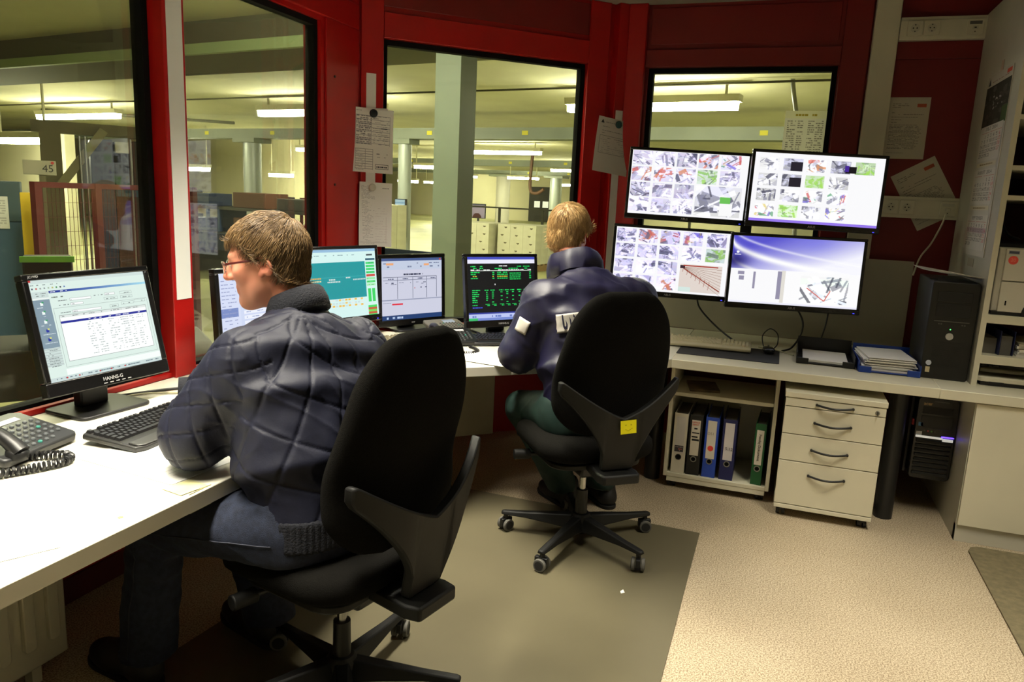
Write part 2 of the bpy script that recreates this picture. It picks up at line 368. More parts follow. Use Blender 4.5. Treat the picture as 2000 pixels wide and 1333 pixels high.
# ---- worktops
WORK = []
def worktop(name, poly, label, z=.70, th=.045, m=None):
    o = tag(MB().prism(poly, z-th, z).build(name, m or WHITE, bevel=.003), label, 'worktop'); WORK.append(o); return o
A1 = (-1.30, -1.2); A2 = (-1.28, 2.97); B2 = (-.45, 3.68)
worktop('worktop', [(-2.178, -1.2), A1, A2, (-1.93, 3.585), (-2.178, 3.585)], 'long white worktop under the windows with a seated man leaning on it')
worktop('worktop', [A2, B2, (-.45, YC-.066), (-.985, YC-.066), (-1.905, 3.885), (-1.925, 3.585)], 'white angled corner worktop carrying two monitors and a desk telephone')
worktop('worktop', [B2, (.727, 3.68), (.727, YC-.06), (-.45, YC-.06)], 'cream worktop section above the ring binder cart', m=CREAM)
worktop('worktop', [(.727, 3.68), (1.74, 3.68), (1.74, YC-.06), (.727, YC-.06)], 'cream worktop section under the tall shelf unit', m=CREAM)
# ---- floor mats
tag(MB().prism([(-.43, 2.60), (-.418, 2.612), (-.428, 2.632), (-.436, 2.615)], .0052, .0062).build('paper_scrap', PAPER), 'tiny white paper scrap lying on the olive chair mat', 'paper')
tag(MB().prism([(-1.75, .6), (-.21, .6), (-.21, 3.275), (-1.52, 3.30)], .0005, .005).build('chair_mat', mat('mat_vinyl', (98, 92, 72), .33, var=.08, vs=2, spec=.4), bevel=.001), 'olive grey vinyl chair mat under the two swivel chairs', 'floor mat')
tag(MB().prism([(.915, 2.3), (1.7, 2.3), (1.7, 3.66), (.96, 3.66), (.93, 3.64), (.915, 3.60)], .0005, .009).build('entrance_mat', mat('mat_carpet', (122, 112, 84), .95, var=.15, vs=40, bump=.6, bs=300), bevel=.002), 'brown textile floor mat in front of the cupboard doors', 'floor mat')
# ================================================================== THE HALL BEYOND THE GLASS (turned by -9 degrees)
HA = R(-9); HU = Vector((math.cos(HA), math.sin(HA), 0)); HV = Vector((-math.sin(HA), math.cos(HA), 0))
def hp(hx, hy, z=0): p = HU*hx+HV*hy; return (p.x, p.y, z)
HM = Matrix.Rotation(HA, 4, 'Z')
CONC = mat('hall_ceiling_paint', (204, 199, 166), .9, var=.06, vs=1.2); HFL = mat('hall_floor_paint', (165, 165, 118), .45, var=.18, vs=.8); HW = mat('hall_wall_paint', (206, 200, 168), .9, var=.06, vs=.6)
BEAM = mat('beam_grey', (120, 126, 112), .6, var=.08, vs=2); COLG = mat('column_green', (108, 119, 102), .5, var=.08, vs=2.5); COLS = mat('column_silver', (158, 164, 158), .4, .3)
def hall_floor_piece(): return MB().box(-60, 40, -12, 62, -.09, -.065, HM)
struct('hall_floor', hall_floor_piece(), HFL); struct('hall_ceiling', MB().box(-60, 40, -12, 62, 3.05, 3.2, HM), CONC)
struct('wall_hall_far', MB().box(-60, 40, 44, 44.3, -.09, 3.05, HM), HW); struct('wall_hall_left', MB().box(-40.3, -40, -12, 44, -.09, 3.05, HM), HW)
struct('wall_hall_right', MB().box(20, 20.3, -12, 44, -.09, 3.05, HM), HW); struct('wall_hall_near', MB().box(-60, 40, -12.3, -12, -.09, 3.05, HM), HW)
# partition with pale wall behind the left machines and behind W2
struct('wall_hall_partition', MB().box(-34, -16.2, 19.6, 19.8, -.09, 3.05, HM), HW); struct('wall_hall_side', MB().box(-19, -14.7, 8.9, 9.1, -.09, 2.3, HM), HW)
# ================================================================== MONITORS
def thumb(cv, x0, y0, x1, y1, rn, tint=(1, 1, 1), mode='grey', blur=.5):
    """one small camera picture: structured light and dark shapes"""
    w = int(x1-x0); h = int(y1-y0)
    if w < 3 or h < 3: return
    yy, xx = np.mgrid[0:h, 0:w]/max(w, h)
    a = np.full((h, w, 3), 0.0); a[:] = (rn.uniform(190, 245)+(yy*rn.uniform(-60, 60)))[..., None]
    cx_, cy_ = rn.uniform(.2, .8), rn.uniform(-.1, .3); th0 = rn.uniform(-.5, .5)
    for k in range(rn.randint(22, 34)):
        th = th0+rn.choice((0, PI/2, .6, -.6))+rn.uniform(-.2, .2); px, py = rn.random()*w/max(w, h), rn.random()*h/max(w, h); u = (xx-px)*math.cos(th)+(yy-py)*math.sin(th); v = -(xx-px)*math.sin(th)+(yy-py)*math.cos(th)
        msk = (abs(u) < rn.uniform(.05, .32)) & (abs(v) < rn.choice((.012, .02, .03, .06, .10))); g = rn.choice([70, 100, 130, 170, 215, 250, 255, 255, 255])
        c = np.array([g, g, g+14.])
        if mode == 'red' and rn.random() < .3: c = np.array([205, 80+g*.2, 84])
        if mode == 'green' and rn.random() < .5: c = np.array([90+g*.25, 160+g*.2, 70.])
        if mode == 'mix' and rn.random() < .35: c = np.array(rn.choice([(190, 80, 80), (90, 150, 110), (110, 100, 190), (214, 190, 110), (180, 140, 110)]), float)
        a[msk] = a[msk]*.25+c*.75
    if mode == 'green': a = a*.6+np.array([140, 190, 96])*.4
    b = a.copy(); b[:, 1:] += a[:, :-1]; b[:, 0] += a[:, 0]; a = b/2
    a = np.clip(a*np.array(tint)*1.08+8, 0, 255); cv.a[int(y0):int(y0)+h, int(x0):int(x0)+w] = np.round(a/8)*8
def scr_cctv1(cv):
    rn = random.Random(3); W_, H_ = cv.w, cv.h; cols = [0, .19, .38, .565, .76]; cw = .17
    for r in range(4):
        for c in range(5):
            if c >= 3 and r >= 2: continue
            m = 'red' if (r == 1 and c < 3) or (r == 0 and c == 3) else ('green' if (r, c) == (1, 3) else ('mix' if (r, c) == (0, 4) else 'grey'))
            thumb(cv, W_*(.01+cols[c]), H_*(.01+r*.245), W_*(.01+cols[c]+cw), H_*(.235+r*.245), rn, (.97, .95, 1.05), m)
    thumb(cv, W_*.575, H_*.50, W_*.97, H_*.97, rn, (1, 1, 1.02), 'grey'); cv.rect(W_*.79, H_*.66, W_*.88, H_*.76, (110, 195, 90)); cv.rect(W_*.79, H_*.76, W_*.90, H_*.96, (250, 250, 250))
def scr_cctv2(cv):
    rn = random.Random(11); W_, H_ = cv.w, cv.h
    for r in range(4):
        for c in range(5 if r == 0 else 4):
            m = {(0, 2): 'red', (1, 2): 'green', (0, 4): 'green', (2, 2): 'mix', (2, 3): 'mix', (3, 0): 'mix', (3, 1): 'green', (3, 3): 'mix'}.get((r, c), 'grey'); t = (.8, .8, .85) if (r, c) in ((0, 1), (1, 1), (0, 3)) else (1, 1, 1)
            x = .04+c*.185; thumb(cv, W_*x, H_*(.075+r*.225), W_*(x+.15), H_*(.255+r*.225), rn, t, m)
            if (r, c) in ((0, 1), (1, 1)): cv.rect(W_*(x+.06), H_*(.12+r*.225), W_*(x+.15), H_*(.25+r*.225), (38, 34, 44))
    cv.rect(W_*.71, H_*.14, W_*.79, H_*.24, (20, 18, 24)); cv.rect(W_*.70, H_*.13, W_*.735, H_*.22, (70, 40, 150)); cv.rect(0, H_*.965, W_, H_, (150, 120, 235))
def scr_cctv3(cv):
    rn = random.Random(21); W_, H_ = cv.w, cv.h; cols = [0, .19, .385, .585, .79]; cw = .17
    for r in range(4):
        for c in range(5):
            if c >= 3 and r >= 2: continue
            m = {(0, 1): 'red', (0, 2): 'mix', (0, 3): 'mix', (1, 4): 'green', (3, 2): 'red', (0, 4): 'grey'}.get((r, c), 'grey')
            thumb(cv, W_*(.01+cols[c]), H_*(.02+r*.245), W_*(.01+cols[c]+cw), H_*(.235+r*.245), rn, (.92, .90, 1.05), m)
    x0, y0, x1, y1 = W_*.59, H_*.53, W_*.96, H_*.97; cv.rect(x0, y0, x1, y1, (226, 214, 206))
    for k in range(9): cv.line(x0+2, y0+6, x1-2, y0+8+k*(y1-y0)/8.5, (170, 140, 128), 1)
    for k in range(7): cv.line(x0+8+k*11, y0+9+k*5, x0+6+k*11, y0+18+k*7, (150, 60, 40), 1)
    cv.line(x0+6, y0+8, x1-5, y1-8, (150, 60, 40), 2); cv.rect(x0, y0+3, x0+12, y0+11, (60, 40, 50)); cv.rect(x0+8, y0+2, x1-10, y0+5, (170, 60, 50)); cv.rect(x0, y1-12, x0+30, y1, (214, 232, 226))
def scr_desktop(cv):
    W_, H_ = cv.w, cv.h; yy, xx = np.mgrid[0:H_, 0:W_]; u = xx/W_; v = yy/H_
    a = np.zeros((H_, W_, 3)); g = np.clip((u*1.0+v*1.6-.35), 0, 1)[..., None]
    a = np.array([88, 84, 205])*(1-g)+np.array([246, 246, 255])*g
    for off, wd, s in ((.08, .05, 1), (.30, .03, .8), (-.10, .02, .6)):
        d = abs(v-(off+.75*np.sqrt(np.clip(u, 0, 1))*.62))-0; a += (255-a)*(np.exp(-(d/wd)**2)*s)[..., None]
    dk = np.exp(-((u-.02)**2+(v-.36)**2)/.012)[..., None]; a = a*(1-.8*dk)+np.array([24, 20, 90])*.8*dk
    d2 = np.exp(-((u-.62)**2/.03+(v-.05)**2/.02))[..., None]; a = a*(1-.5*d2)+np.array([120, 120, 230])*.5*d2
    cv.a[:] = np.round(np.clip(a, 0, 255)/4)*4
    cv.rect(0, H_*.49, W_*.40, H_*.97, (250, 250, 252)); cv.rect(W_*.40, H_*.49, W_*.43, H_*.97, (226, 222, 214)); cv.rect(W_*.43, H_*.49, W_, H_*.97, (252, 252, 253))
    rn = random.Random(5); thumb(cv, W_*.55, H_*.55, W_*.92, H_*.95, rn, (.98, 1, .98), 'grey'); cv.line(W_*.60, H_*.72, W_*.74, H_*.9, (220, 110, 100), 2); cv.line(W_*.74, H_*.9, W_*.78, H_*.75, (220, 110, 100), 2)
    for (x, y, w, h) in ((.06, .53, .05, .05), (.07, .6, .04, .06), (.18, .53, .02, .25), (.37, .5, .03, .42)): cv.rect(W_*x, H_*y, W_*(x+w), H_*(y+h), (150, 146, 170))
    cv.disc(W_*.04, H_*.24, 3, (250, 250, 255)); cv.rect(W_*.02, H_*.275, W_*.07, H_*.285, (220, 220, 240)); cv.rect(0, H_*.975, W_, H_, (236, 236, 248))
def scr_form(cv):
    W_, H_ = cv.w, cv.h; k = (120, 130, 130); cv.a[:] = (222, 240, 232)
    cv.rect(0, 0, W_, 9, (210, 226, 222)); cv.rect(0, 0, 6, 5, (190, 40, 40)); cv.scrib(2, 12, 70, k, 2, .5)
    for i in range(9): cv.rect(4+i*10, 20, 8+i*10, 24, [(90, 90, 110), (200, 80, 80), (150, 160, 160), (150, 160, 160), (170, 190, 170), (190, 190, 120), (80, 150, 90), (60, 60, 60), (90, 120, 180)][i])
    g = np.linspace(0, 1, W_-44)[:, None]; row = np.array([18, 40, 140])*(1-g)+np.array([170, 225, 240])*g
    cv.a[30:36, 44:W_] = np.round(row/6)*6; cv.scrib(47, 32, 90, (230, 236, 250), 2)
    cv.rect(0, 30, 42, H_-40, (206, 222, 218)); cv.scrib(8, 34, 36, k, 2); cv.scrib(12, 40, 32, k, 2); cv.rect(0, 46, 42, 50, (236, 244, 240))
    cv.rect(0, 51, 42, 176, (132, 154, 168))
    for i in range(5):
        c = (240, 250, 246) if i < 3 else (30, 50, 160); cv.rect(17, 58+i*23, 24, 66+i*23, c); cv.rect(21, 56+i*23, 26, 60+i*23, (60, 160, 110) if i < 3 else (220, 220, 120)); cv.scrib(8, 70+i*23, 38, (206, 218, 224), 2)
    for i in range(7): cv.rect(0, 178+i*7, 42, 179+i*7, (160, 170, 170)); cv.scrib(8, 181+i*7, 34, k, 2)
    cv.scrib(50, 40, 56, k, 2); cv.scrib(48, 46, 80, (100, 110, 100), 3, .4)
    for (x, y, w) in ((92, 54, 58), (92, 66, 34), (188, 50, 30), (92, 86, 80)):
        cv.rect(x, y, x+w, y+7, (252, 255, 254)); cv.frame(x, y, x+w, y+7, (170, 182, 178)); cv.scrib(x-30, y+3, x-4, k, 2); cv.scrib(x+3, y+3, x+14, (140, 150, 150), 2)
    for (x, y, w) in ((232, 50, 36), (232, 62, 36), (196, 84, 26), (230, 80, 38), (270, 78, 34), (184, 62, 40)): cv.frame(x, y, min(x+w, W_-8), y+8, (176, 190, 186)); cv.scrib(x+6, y+4, min(x+w-6, W_-12), k, 2)
    cv.frame(46, 76, W_-6, 232, (170, 184, 180)); cv.rect(56, 96, W_-14, 218, (253, 255, 254)); cv.frame(56, 96, W_-14, 218, (130, 142, 140)); cv.rect(57, 97, W_-15, 103, (226, 234, 230))
    for x in (60, 90, 118, 134, 160, 196, 214, 240, 262): cv.scrib(x, 99, x+16, k, 2)
    cv.rect(57, 112, W_-15, 118, (22, 36, 150)); cv.scrib(116, 114, 280, (230, 235, 250), 2, .5)
    for r in range(14):
        for x, w in ((124, 16), (146, 22), (182, 30), (218, 24), (246, 12), (266, 14), (284, 4)): cv.scrib(x, 122+r*6.6, x+w, (176, 188, 186), 2, .55)
    cv.rect(44, 236, W_, H_-12, (246, 252, 250)); cv.rect(0, H_-11, W_, H_, (204, 220, 218)); cv.scrib(4, H_-8, W_-4, (110, 130, 140), 3, .45)
    for x in (40, 72, 128, 160, 200): cv.rect(x, H_-8, x+4, H_-4, (200, 60, 60))
def scr_mail(cv):
    W_, H_ = cv.w, cv.h; cv.a[:] = (206, 216, 242); cv.rect(0, 0, W_, 10, (170, 190, 226)); cv.rect(0, 0, 34, H_, (214, 222, 246)); cv.rect(0, 78, 30, 98, (120, 140, 196))
    for i in range(18): cv.scrib(3, 16+i*8, 28, (150, 160, 200), 2, .6)
    for i in range(9): cv.rect(40, 50+i*12, W_-6, 58+i*12, (236, 240, 252)); cv.scrib(44, 53+i*12, W_-16, (150, 164, 206), 2, .6)
    cv.rect(48, 30, 53, 35, (210, 60, 60))
def scr_teal(cv):
    W_, H_ = cv.w, cv.h; cv.a[:] = (214, 244, 240); cv.rect(0, 0, W_, 6, (150, 190, 220)); cv.scrib(4, 12, W_-40, (150, 180, 184), 2, .3); cv.rect(W_-24, 12, W_-8, 16, (70, 84, 90))
    cv.rect(0, 28, W_*.83, H_*.72, (22, 152, 158)); rn = random.Random(2); cv.rect(0, H_*.40, W_*.83, H_*.402+1, (60, 180, 182))
    for (x, y, n, c) in ((6, .40, 6, (230, 176, 70)), (6, .44, 6, (236, 220, 160)), (8, .50, 5, (236, 190, 90)), (8, .54, 5, (236, 190, 90)), (44, .46, 8, (214, 226, 220)), (48, .43, 4, (214, 226, 220)), (90, .41, 3, (214, 226, 220)), (108, .44, 9, (200, 220, 216)), (30, .70, 3, (240, 200, 60))):
        for i in range(n): cv.rect(x+i*4, H_*y, x+i*4+3, H_*y+3, c)
    for i in range(3):
        for k in range(16): cv.rect(4+k*8, H_*(.73+.045*i), 10+k*8, H_*(.755+.045*i), rn.choice([(240, 200, 110), (206, 226, 226), (230, 236, 230), (240, 190, 80)]))
    x0 = W_*.845; cv.rect(x0, 22, W_-2, 26, (40, 90, 110)); y = 30
    for i, c in enumerate([(70, 220, 120)]*4+[(210, 70, 60)]+[(150, 235, 170), (90, 225, 120), (170, 240, 180)]): cv.rect(x0, y, W_-4, y+5, c); cv.scrib(x0+2, y+2, W_-6, (40, 150, 80), 1, .4); y += 7
    cv.rect(x0+2, y+4, x0+10, y+34, (60, 215, 100)); cv.rect(x0+13, y+4, W_-6, y+34, (60, 215, 100)); y += 42
    for i, c in enumerate([(70, 220, 100), (200, 90, 60), (120, 220, 90), (200, 90, 60), (70, 220, 100), (70, 220, 100), (60, 215, 100), (60, 215, 100)]): cv.rect(x0, y, W_-4, y+5, c); y += 5
def scr_slide(cv):
    W_, H_ = cv.w, cv.h; cv.a[:] = (206, 208, 226); cv.rect(0, 0, W_, 5, (70, 90, 140)); cv.rect(0, 5, W_, 22, (196, 206, 226)); cv.scrib(4, 9, W_-6, (120, 130, 160), 2, .4); cv.scrib(4, 15, W_-6, (120, 130, 160), 3, .35)
    cv.rect(10, 9, 26, 13, (236, 170, 120)); cv.rect(94, 11, 106, 15, (236, 170, 120)); cv.rect(W_-6, 1, W_-2, 4, (200, 70, 50))
    cv.scrib(48, 30, 92, (50, 54, 80), 3, .95); cv.rect(3, 36, W_-12, 37, (70, 76, 100)); cv.rect(3, 42, W_-12, 43, (110, 116, 140))
    for x in (34, 68, 100, W_-13): cv.rect(x, 36, x+1, H_*.66, (90, 96, 120))
    for x in (14, 46, 80, 110): cv.scrib(x, 39, x+12, (70, 76, 110), 2)
    for x in (4, 38, 72): cv.scrib(x, 47, x+10, (110, 116, 140), 1); cv.scrib(x+14, 47, x+26, (60, 66, 96), 2); cv.scrib(x+16, 50, x+28, (60, 66, 96), 1)
    cv.scrib(72, 58, 80, (190, 90, 100), 2); cv.scrib(86, 57, 100, (60, 66, 96), 2); cv.rect(0, H_*.67, W_, H_*.675+1, (150, 156, 180))
    cv.rect(22, H_*.735, 46, H_*.76, (226, 50, 70)); cv.scrib(3, H_*.72, 20, (130, 136, 160), 1); cv.rect(0, H_-9, W_, H_, (34, 62, 112)); cv.scrib(3, H_-6, 46, (190, 210, 240), 4, .5)
def scr_term(cv):
    W_, H_ = cv.w, cv.h; cv.a[:] = (12, 13, 16); cv.rect(0, 0, W_, 5, (70, 80, 190)); cv.rect(0, 5, W_, 13, (236, 236, 252)); g = (30, 214, 96)
    for y, segs in ((18, ((6, 16), (25, 30), (102, 112), (115, 130))), (22, ((11, 18), (24, 31), (55, 70), (84, 104), (118, 124)))):
        for a, b in segs: cv.scrib(a, y, b, g, 2, .95)
    cv.scrib(64, 17, 82, (240, 240, 240), 2, 1); cv.rect(6, 27, W_-8, 28, (220, 226, 220)); cv.scrib(6, 25, W_-8, (226, 230, 226), 2, .8)
    for r in range(4):
        c = (200, 190, 60) if r == 2 else g; cv.scrib(6, 30+r*4, 24-r, c, 2, .9); cv.scrib(50, 30+r*4, 54, c, 2, 1); cv.scrib(60, 30+r*4, 82, c, 2, .95)
        cv.scrib(86, 32+r*4, 110, g, 2, .9); cv.scrib(128, 30+r*4, 132, g, 2, 1)
    cv.rect(54, 54, 56, 57, (230, 230, 230))
    for r in range(7):
        cv.scrib(8, 66+r*4, 24-r, g, 2, .85)
        for i, x in enumerate((36, 48, 66, 78, 90, 104, 118)):
            if r == 0 or random.Random(r*9+i).random() < .8-.1*i: cv.scrib(x-(3 if r == 0 else 0), 66+r*4, x+(6 if r == 0 else 4), g, 2, .95)
    for x in (34, 48, 64, 77, 90, 104): cv.rect(x, 95, x+9, 96, g); cv.scrib(x+4, 97, x+9, g, 2, 1)
    cv.scrib(8, 96, 18, g, 2, .9); cv.scrib(8, 101, 28, (70, 90, 220), 2, .9); cv.rect(0, H_-16, W_, H_-13, (50, 60, 150)); cv.rect(0, H_-13, W_, H_-4, (190, 200, 244)); cv.scrib(4, H_-10, W_-6, (110, 130, 200), 4, .4)
    cv.rect(0, H_-5, 18, H_, (60, 190, 110)); cv.rect(18, H_-5, W_, H_, (120, 140, 210))
LETTER = mat('silver_letter', (170, 170, 172), .4)
LEDB = emit_mat('led_blue', (60, 60, 255), 3); LEDG = emit_mat('led_green', (90, 255, 120), 2)
def monitor(label, loc, rz, tilt, w, h, zc, scr, cvs, brand='', bz=.02, bzb=.028, stand=True, led=LEDB, group=None, roll=0, buttons=True, model=''):
    t = thing('monitor', label, 'monitor', loc, rz, group)
    M_ = Matrix.Translation((0, 0, zc-loc[2])) @ Matrix.Rotation(-tilt, 4, 'X') @ Matrix.Rotation(roll, 4, 'Y')
    d = .035
    mb = MB(); x, z = w/2, h/2
    mb.box(-x, x, -d/2, d/2, -z, -z+bzb, M_); mb.box(-x, x, -d/2, d/2, z-bz, z, M_); mb.box(-x, -x+bz, -d/2, d/2, -z+bzb, z-bz, M_); mb.box(x-bz, x, -d/2, d/2, -z+bzb, z-bz, M_)
    fr = mb.build('bezel', BLACKG, t, bevel=.004)
    bk = MB().box(-x+.004, x-.004, -d/2+.006, d/2+.004, -z+.004, z-.004, M_); bk.box(-x*.6, x*.6, d/2, d/2+.03, -z*.6, z*.6, M_); bk.build('back_shell', BLACK, t, bevel=.006)
    cv = CV(cvs[0], cvs[1], (250, 250, 252)); scr(cv)
    me = canvas_mesh(cv, w-2*bz, h-bz-bzb); me.transform(M_ @ Matrix.Translation((0, -d/2+.0045, (bzb-bz)/2))); link('screen', me, SCREEN, t)
    if brand:
        o = text_obj('brand_lettering', brand, bzb*(.55 if bzb < .034 else .36), LETTER, fr, (0, 0, 0), bold=.0002); o.matrix_local = M_ @ Matrix.Translation((0, -d/2-.0006, -z+bzb*.5)) @ Matrix.Rotation(R(90), 4, 'X')
    if model:
        o = text_obj('model_lettering', model, .010, LETTER, fr, (0, 0, 0)); o.matrix_local = M_ @ Matrix.Translation((-x+.035, -d/2-.0006, z-bz*.5)) @ Matrix.Rotation(R(90), 4, 'X')
    if buttons:
        for i in range(5):
            bx = .045+i*.028 if not model else -.03+i*.022; zz = -z+bzb*.5 if not model else -z+bzb*.22
            MB().cbox((bx+(w*.12 if not model else 0), -d/2-.0005, zz), (.012, .002, .003), M_).build('button', LETTER if model else BLACK, t)
    if led: MB().cbox((x-.03, -d/2-.001, -z+bzb*.3), (.008, .003, .003), M_).build('status_light', led, t)
    if stand:
        zb = 0
        MB().prism(rrect(.26, .20, .03), 0, .012, Matrix.Translation((0, .02, 0))).build('stand_foot', BLACK, t, bevel=.004)
        MB().box(-.05, .05, .035, .075, .01, zc-loc[2], None).build('stand_neck', BLACK, t, bevel=.006)
    return t
m0 = monitor('large black tilted monitor showing a data entry form, beside the left desk telephone', (-2.055, 1.815, .70), R(85.7), R(13.7), .443, .377, .973, scr_form, (316, 264), 'HANNS-G', .02, .045, led=None, model='JC199D')
monitor('black monitor with a pale blue list window, partly behind the man in the quilted jacket', (-1.98, 2.50, .70), R(80), R(4), .40, .35, .955, scr_mail, (130, 170), '', .02, .03)
monitor('black monitor with a turquoise plan display and green column, under the pinned papers', (-1.95, 3.10, .70), R(70), R(7), .43, .37, 1.0, scr_teal, (170, 150), '', .016, .03)
monitor('black monitor showing a pale grey slide with a four column table', (-1.90, 3.715, .70), R(61), R(3), .438, .391, .921, scr_slide, (136, 120), 'acer', .022, .035)
monitor('black monitor showing green terminal text on black', (-1.425, 3.865, .70), R(49.8), R(8), .457, .401, .94, scr_term, (140, 128), 'HANNS-G', .018, .04)
# ---- the wall of four camera monitors on one floor-free stand
G4 = 'camera monitors on the shared stand'
def quad_mon(label, c, w, h, scr, brand, rz, roll, tilt=0): return monitor(label, (c[0], c[1], c[2]), rz, tilt, w, h, c[2], scr, (280, 158), brand, .016, .03, stand=False, roll=roll)
QY = R(12)
quad_mon('upper camera monitor tightly filled with grey surveillance pictures', (-.52, 4.29, 1.548), .655, .388, scr_cctv1, 'ASUS', QY, R(1.3), R(2))
quad_mon('upper camera monitor with rows of spaced small pictures on white', (.135, 4.26, 1.545), .672, .395, scr_cctv2, 'ASUS', QY, R(1.2), R(2))
quad_mon('lower camera monitor with a large picture of a red railing in its corner', (-.575, 4.27, 1.127), .655, .392, scr_cctv3, 'ASUS', QY, R(1.2), R(2))
quad_mon('lower monitor with a blue desktop wallpaper above two pictures', (.08, 4.245, 1.117), .690, .398, scr_desktop, 'ASUS', QY, R(.3), R(2))
t = thing('monitor_mount', 'black steel wall mount behind the four camera monitors', 'mount', (-.2, 4.505, 1.3), 0)
MB().box(-.03, .03, -.02, .02, -.30, .36).build('upright', BLACK, t, bevel=.003)
for z in (-.18, .25):
    MB().box(-.5, .5, -.05, -.022, z-.02, z+.02).build('cross_bar', BLACK, t, bevel=.003); MB().box(-.025, .025, .02, .158, z-.025, z+.025).build('wall_arm', BLACK, t, bevel=.003)
    for x in (-.33, .33): MB().box(x-.05, x+.05, -.085, -.05, z-.05, z+.05).build('mount_plate', BLACK, t, bevel=.002)
# ================================================================== KEYBOARDS, PHONES, DESK ITEMS
def key_rows():
    ks = []; u = .0185
    for i, x in enumerate([0]+[2+k for k in range(4)]+[6.5+k for k in range(4)]+[11+k for k in range(4)]): ks.append((x, 0, 1))
    for k in range(13): ks.append((k, 1.35, 1))
    ks.append((13, 1.35, 2)); ks.append((0, 2.35, 1.5)); ks += [(1.5+k, 2.35, 1) for k in range(12)]; ks.append((13.5, 2.35, 1.5))
    ks.append((0, 3.35, 1.8)); ks += [(1.8+k, 3.35, 1) for k in range(11)]; ks.append((12.8, 3.35, 2.2))
    ks.append((0, 4.35, 1.25)); ks += [(1.25+k, 4.35, 1) for k in range(11)]; ks.append((12.25, 4.35, 2.75))
    ks += [(0, 5.35, 1.5), (1.5, 5.35, 1), (2.5, 5.35, 1.5), (4, 5.35, 6), (10, 5.35, 1.5), (11.5, 5.35, 1), (12.5, 5.35, 1), (13.5, 5.35, 1.5)]
    for r in (1.35, 2.35): ks += [(15.3+k, r, 1) for k in range(3)]
    ks += [(16.3, 4.35, 1)]+[(15.3+k, 5.35, 1) for k in range(3)]+[(15.3+k, 0, 1) for k in range(3)]
    for r in (1.35, 2.35, 3.35, 4.35): ks += [(18.6+k, r, 1) for k in range(4)]
    ks += [(18.6, 5.35, 2), (20.6, 5.35, 1), (21.6, 5.35, 1)]
    return ks, u
KEYM = {}
def key_mesh(w, m):
    k = (round(w, 2), m.name)
    if k not in KEYM:
        a = w*.0185/2-.0012; b = .0185/2-.0012; t = .0026
        me = bpy.data.meshes.new('key'); me.from_pydata([(-a, -b, 0), (a, -b, 0), (a, b, 0), (-a, b, 0), (-a+t, -b+t, .0075), (a-t, -b+t, .0075), (a-t, b-t*.6, .0075), (-a+t, b-t*.6, .0075)], [], [(3, 2, 1, 0), (4, 5, 6, 7), (0, 1, 5, 4), (1, 2, 6, 5), (2, 3, 7, 6), (3, 0, 4, 7)]); me.materials.append(m); KEYM[k] = me
    return KEYM[k]
def keyboard(label, loc, rz, body, keym, single=True, big=False, tilt=R(5)):
    t = thing('keyboard', label, 'keyboard', loc, rz); ks, u = key_rows(); W_ = 22.6*u; ox = -W_/2; oy = .062
    M_ = Matrix.Translation((0, 0, .021)) @ Matrix.Rotation(tilt, 4, 'X')
    fr = .05 if big else .018
    o = MB(); w2 = W_/2+.012
    o.prism([(-w2, -.062-fr*.75), (-w2+.03, -.062-fr), (w2-.03, -.062-fr), (w2, -.062-fr*.75), (w2, .082), (w2-.02, .09), (-w2+.02, .09), (-w2, .082)], -.011, .006, M_); o.build('case', body, t, bevel=.005)
    if big: MB().prism([(-w2+.01, -.062-fr*.7), (-w2+.03, -.062-fr*.95), (w2-.03, -.062-fr*.95), (w2-.01, -.062-fr*.7), (w2-.01, -.066), (-w2+.01, -.066)], .006, .011, M_).build('palm_rest', mat('dark_grey_plastic', (52, 52, 50), .4), t, bevel=.003)
    if single:
        for x, y, w in ks:
            k = part_at('key', key_mesh(w, keym), None, t, (0, 0, 0)); k.matrix_local = M_ @ Matrix.Translation((ox+(x+w/2)*u, oy+.012-y*u*1.02, .006))
    else:
        mb = MB()
        for x, y, w in ks:
            me = key_mesh(w, keym); Q = M_ @ Matrix.Translation((ox+(x+w/2)*u, oy+.012-y*u*1.02, .006)); mb.add([Q @ v.co for v in me.vertices], [tuple(p.vertices) for p in me.polygons])
        tag(mb.build('key_field', keym, t), kind='stuff')
    return t
KEYB = mat('key_black', (30, 30, 31), .38, spec=.5); KEYBE = mat('key_beige', (216, 208, 176), .5); BEIGE = mat('case_beige', (198, 190, 156), .5)
keyboard('black keyboard with a grey palm rest in front of the tilted form monitor', (-1.745, 1.75, .70), R(94), mat('kb_dark', (38, 38, 37), .42), KEYB, True, True)
keyboard('dark keyboard before the green terminal monitor', (-1.27, 3.63, .70), R(36), BLACK, KEYB, False)
keyboard('grey keyboard before the monitor with the table slide', (-1.73, 3.27, .70), R(62), mat('kb_grey', (120, 112, 92), .5), mat('key_grey', (140, 132, 108), .5), False)
keyboard('beige keyboard below the camera monitors', (-.315, 4.10, .7034), R(1), BEIGE, KEYBE, False)
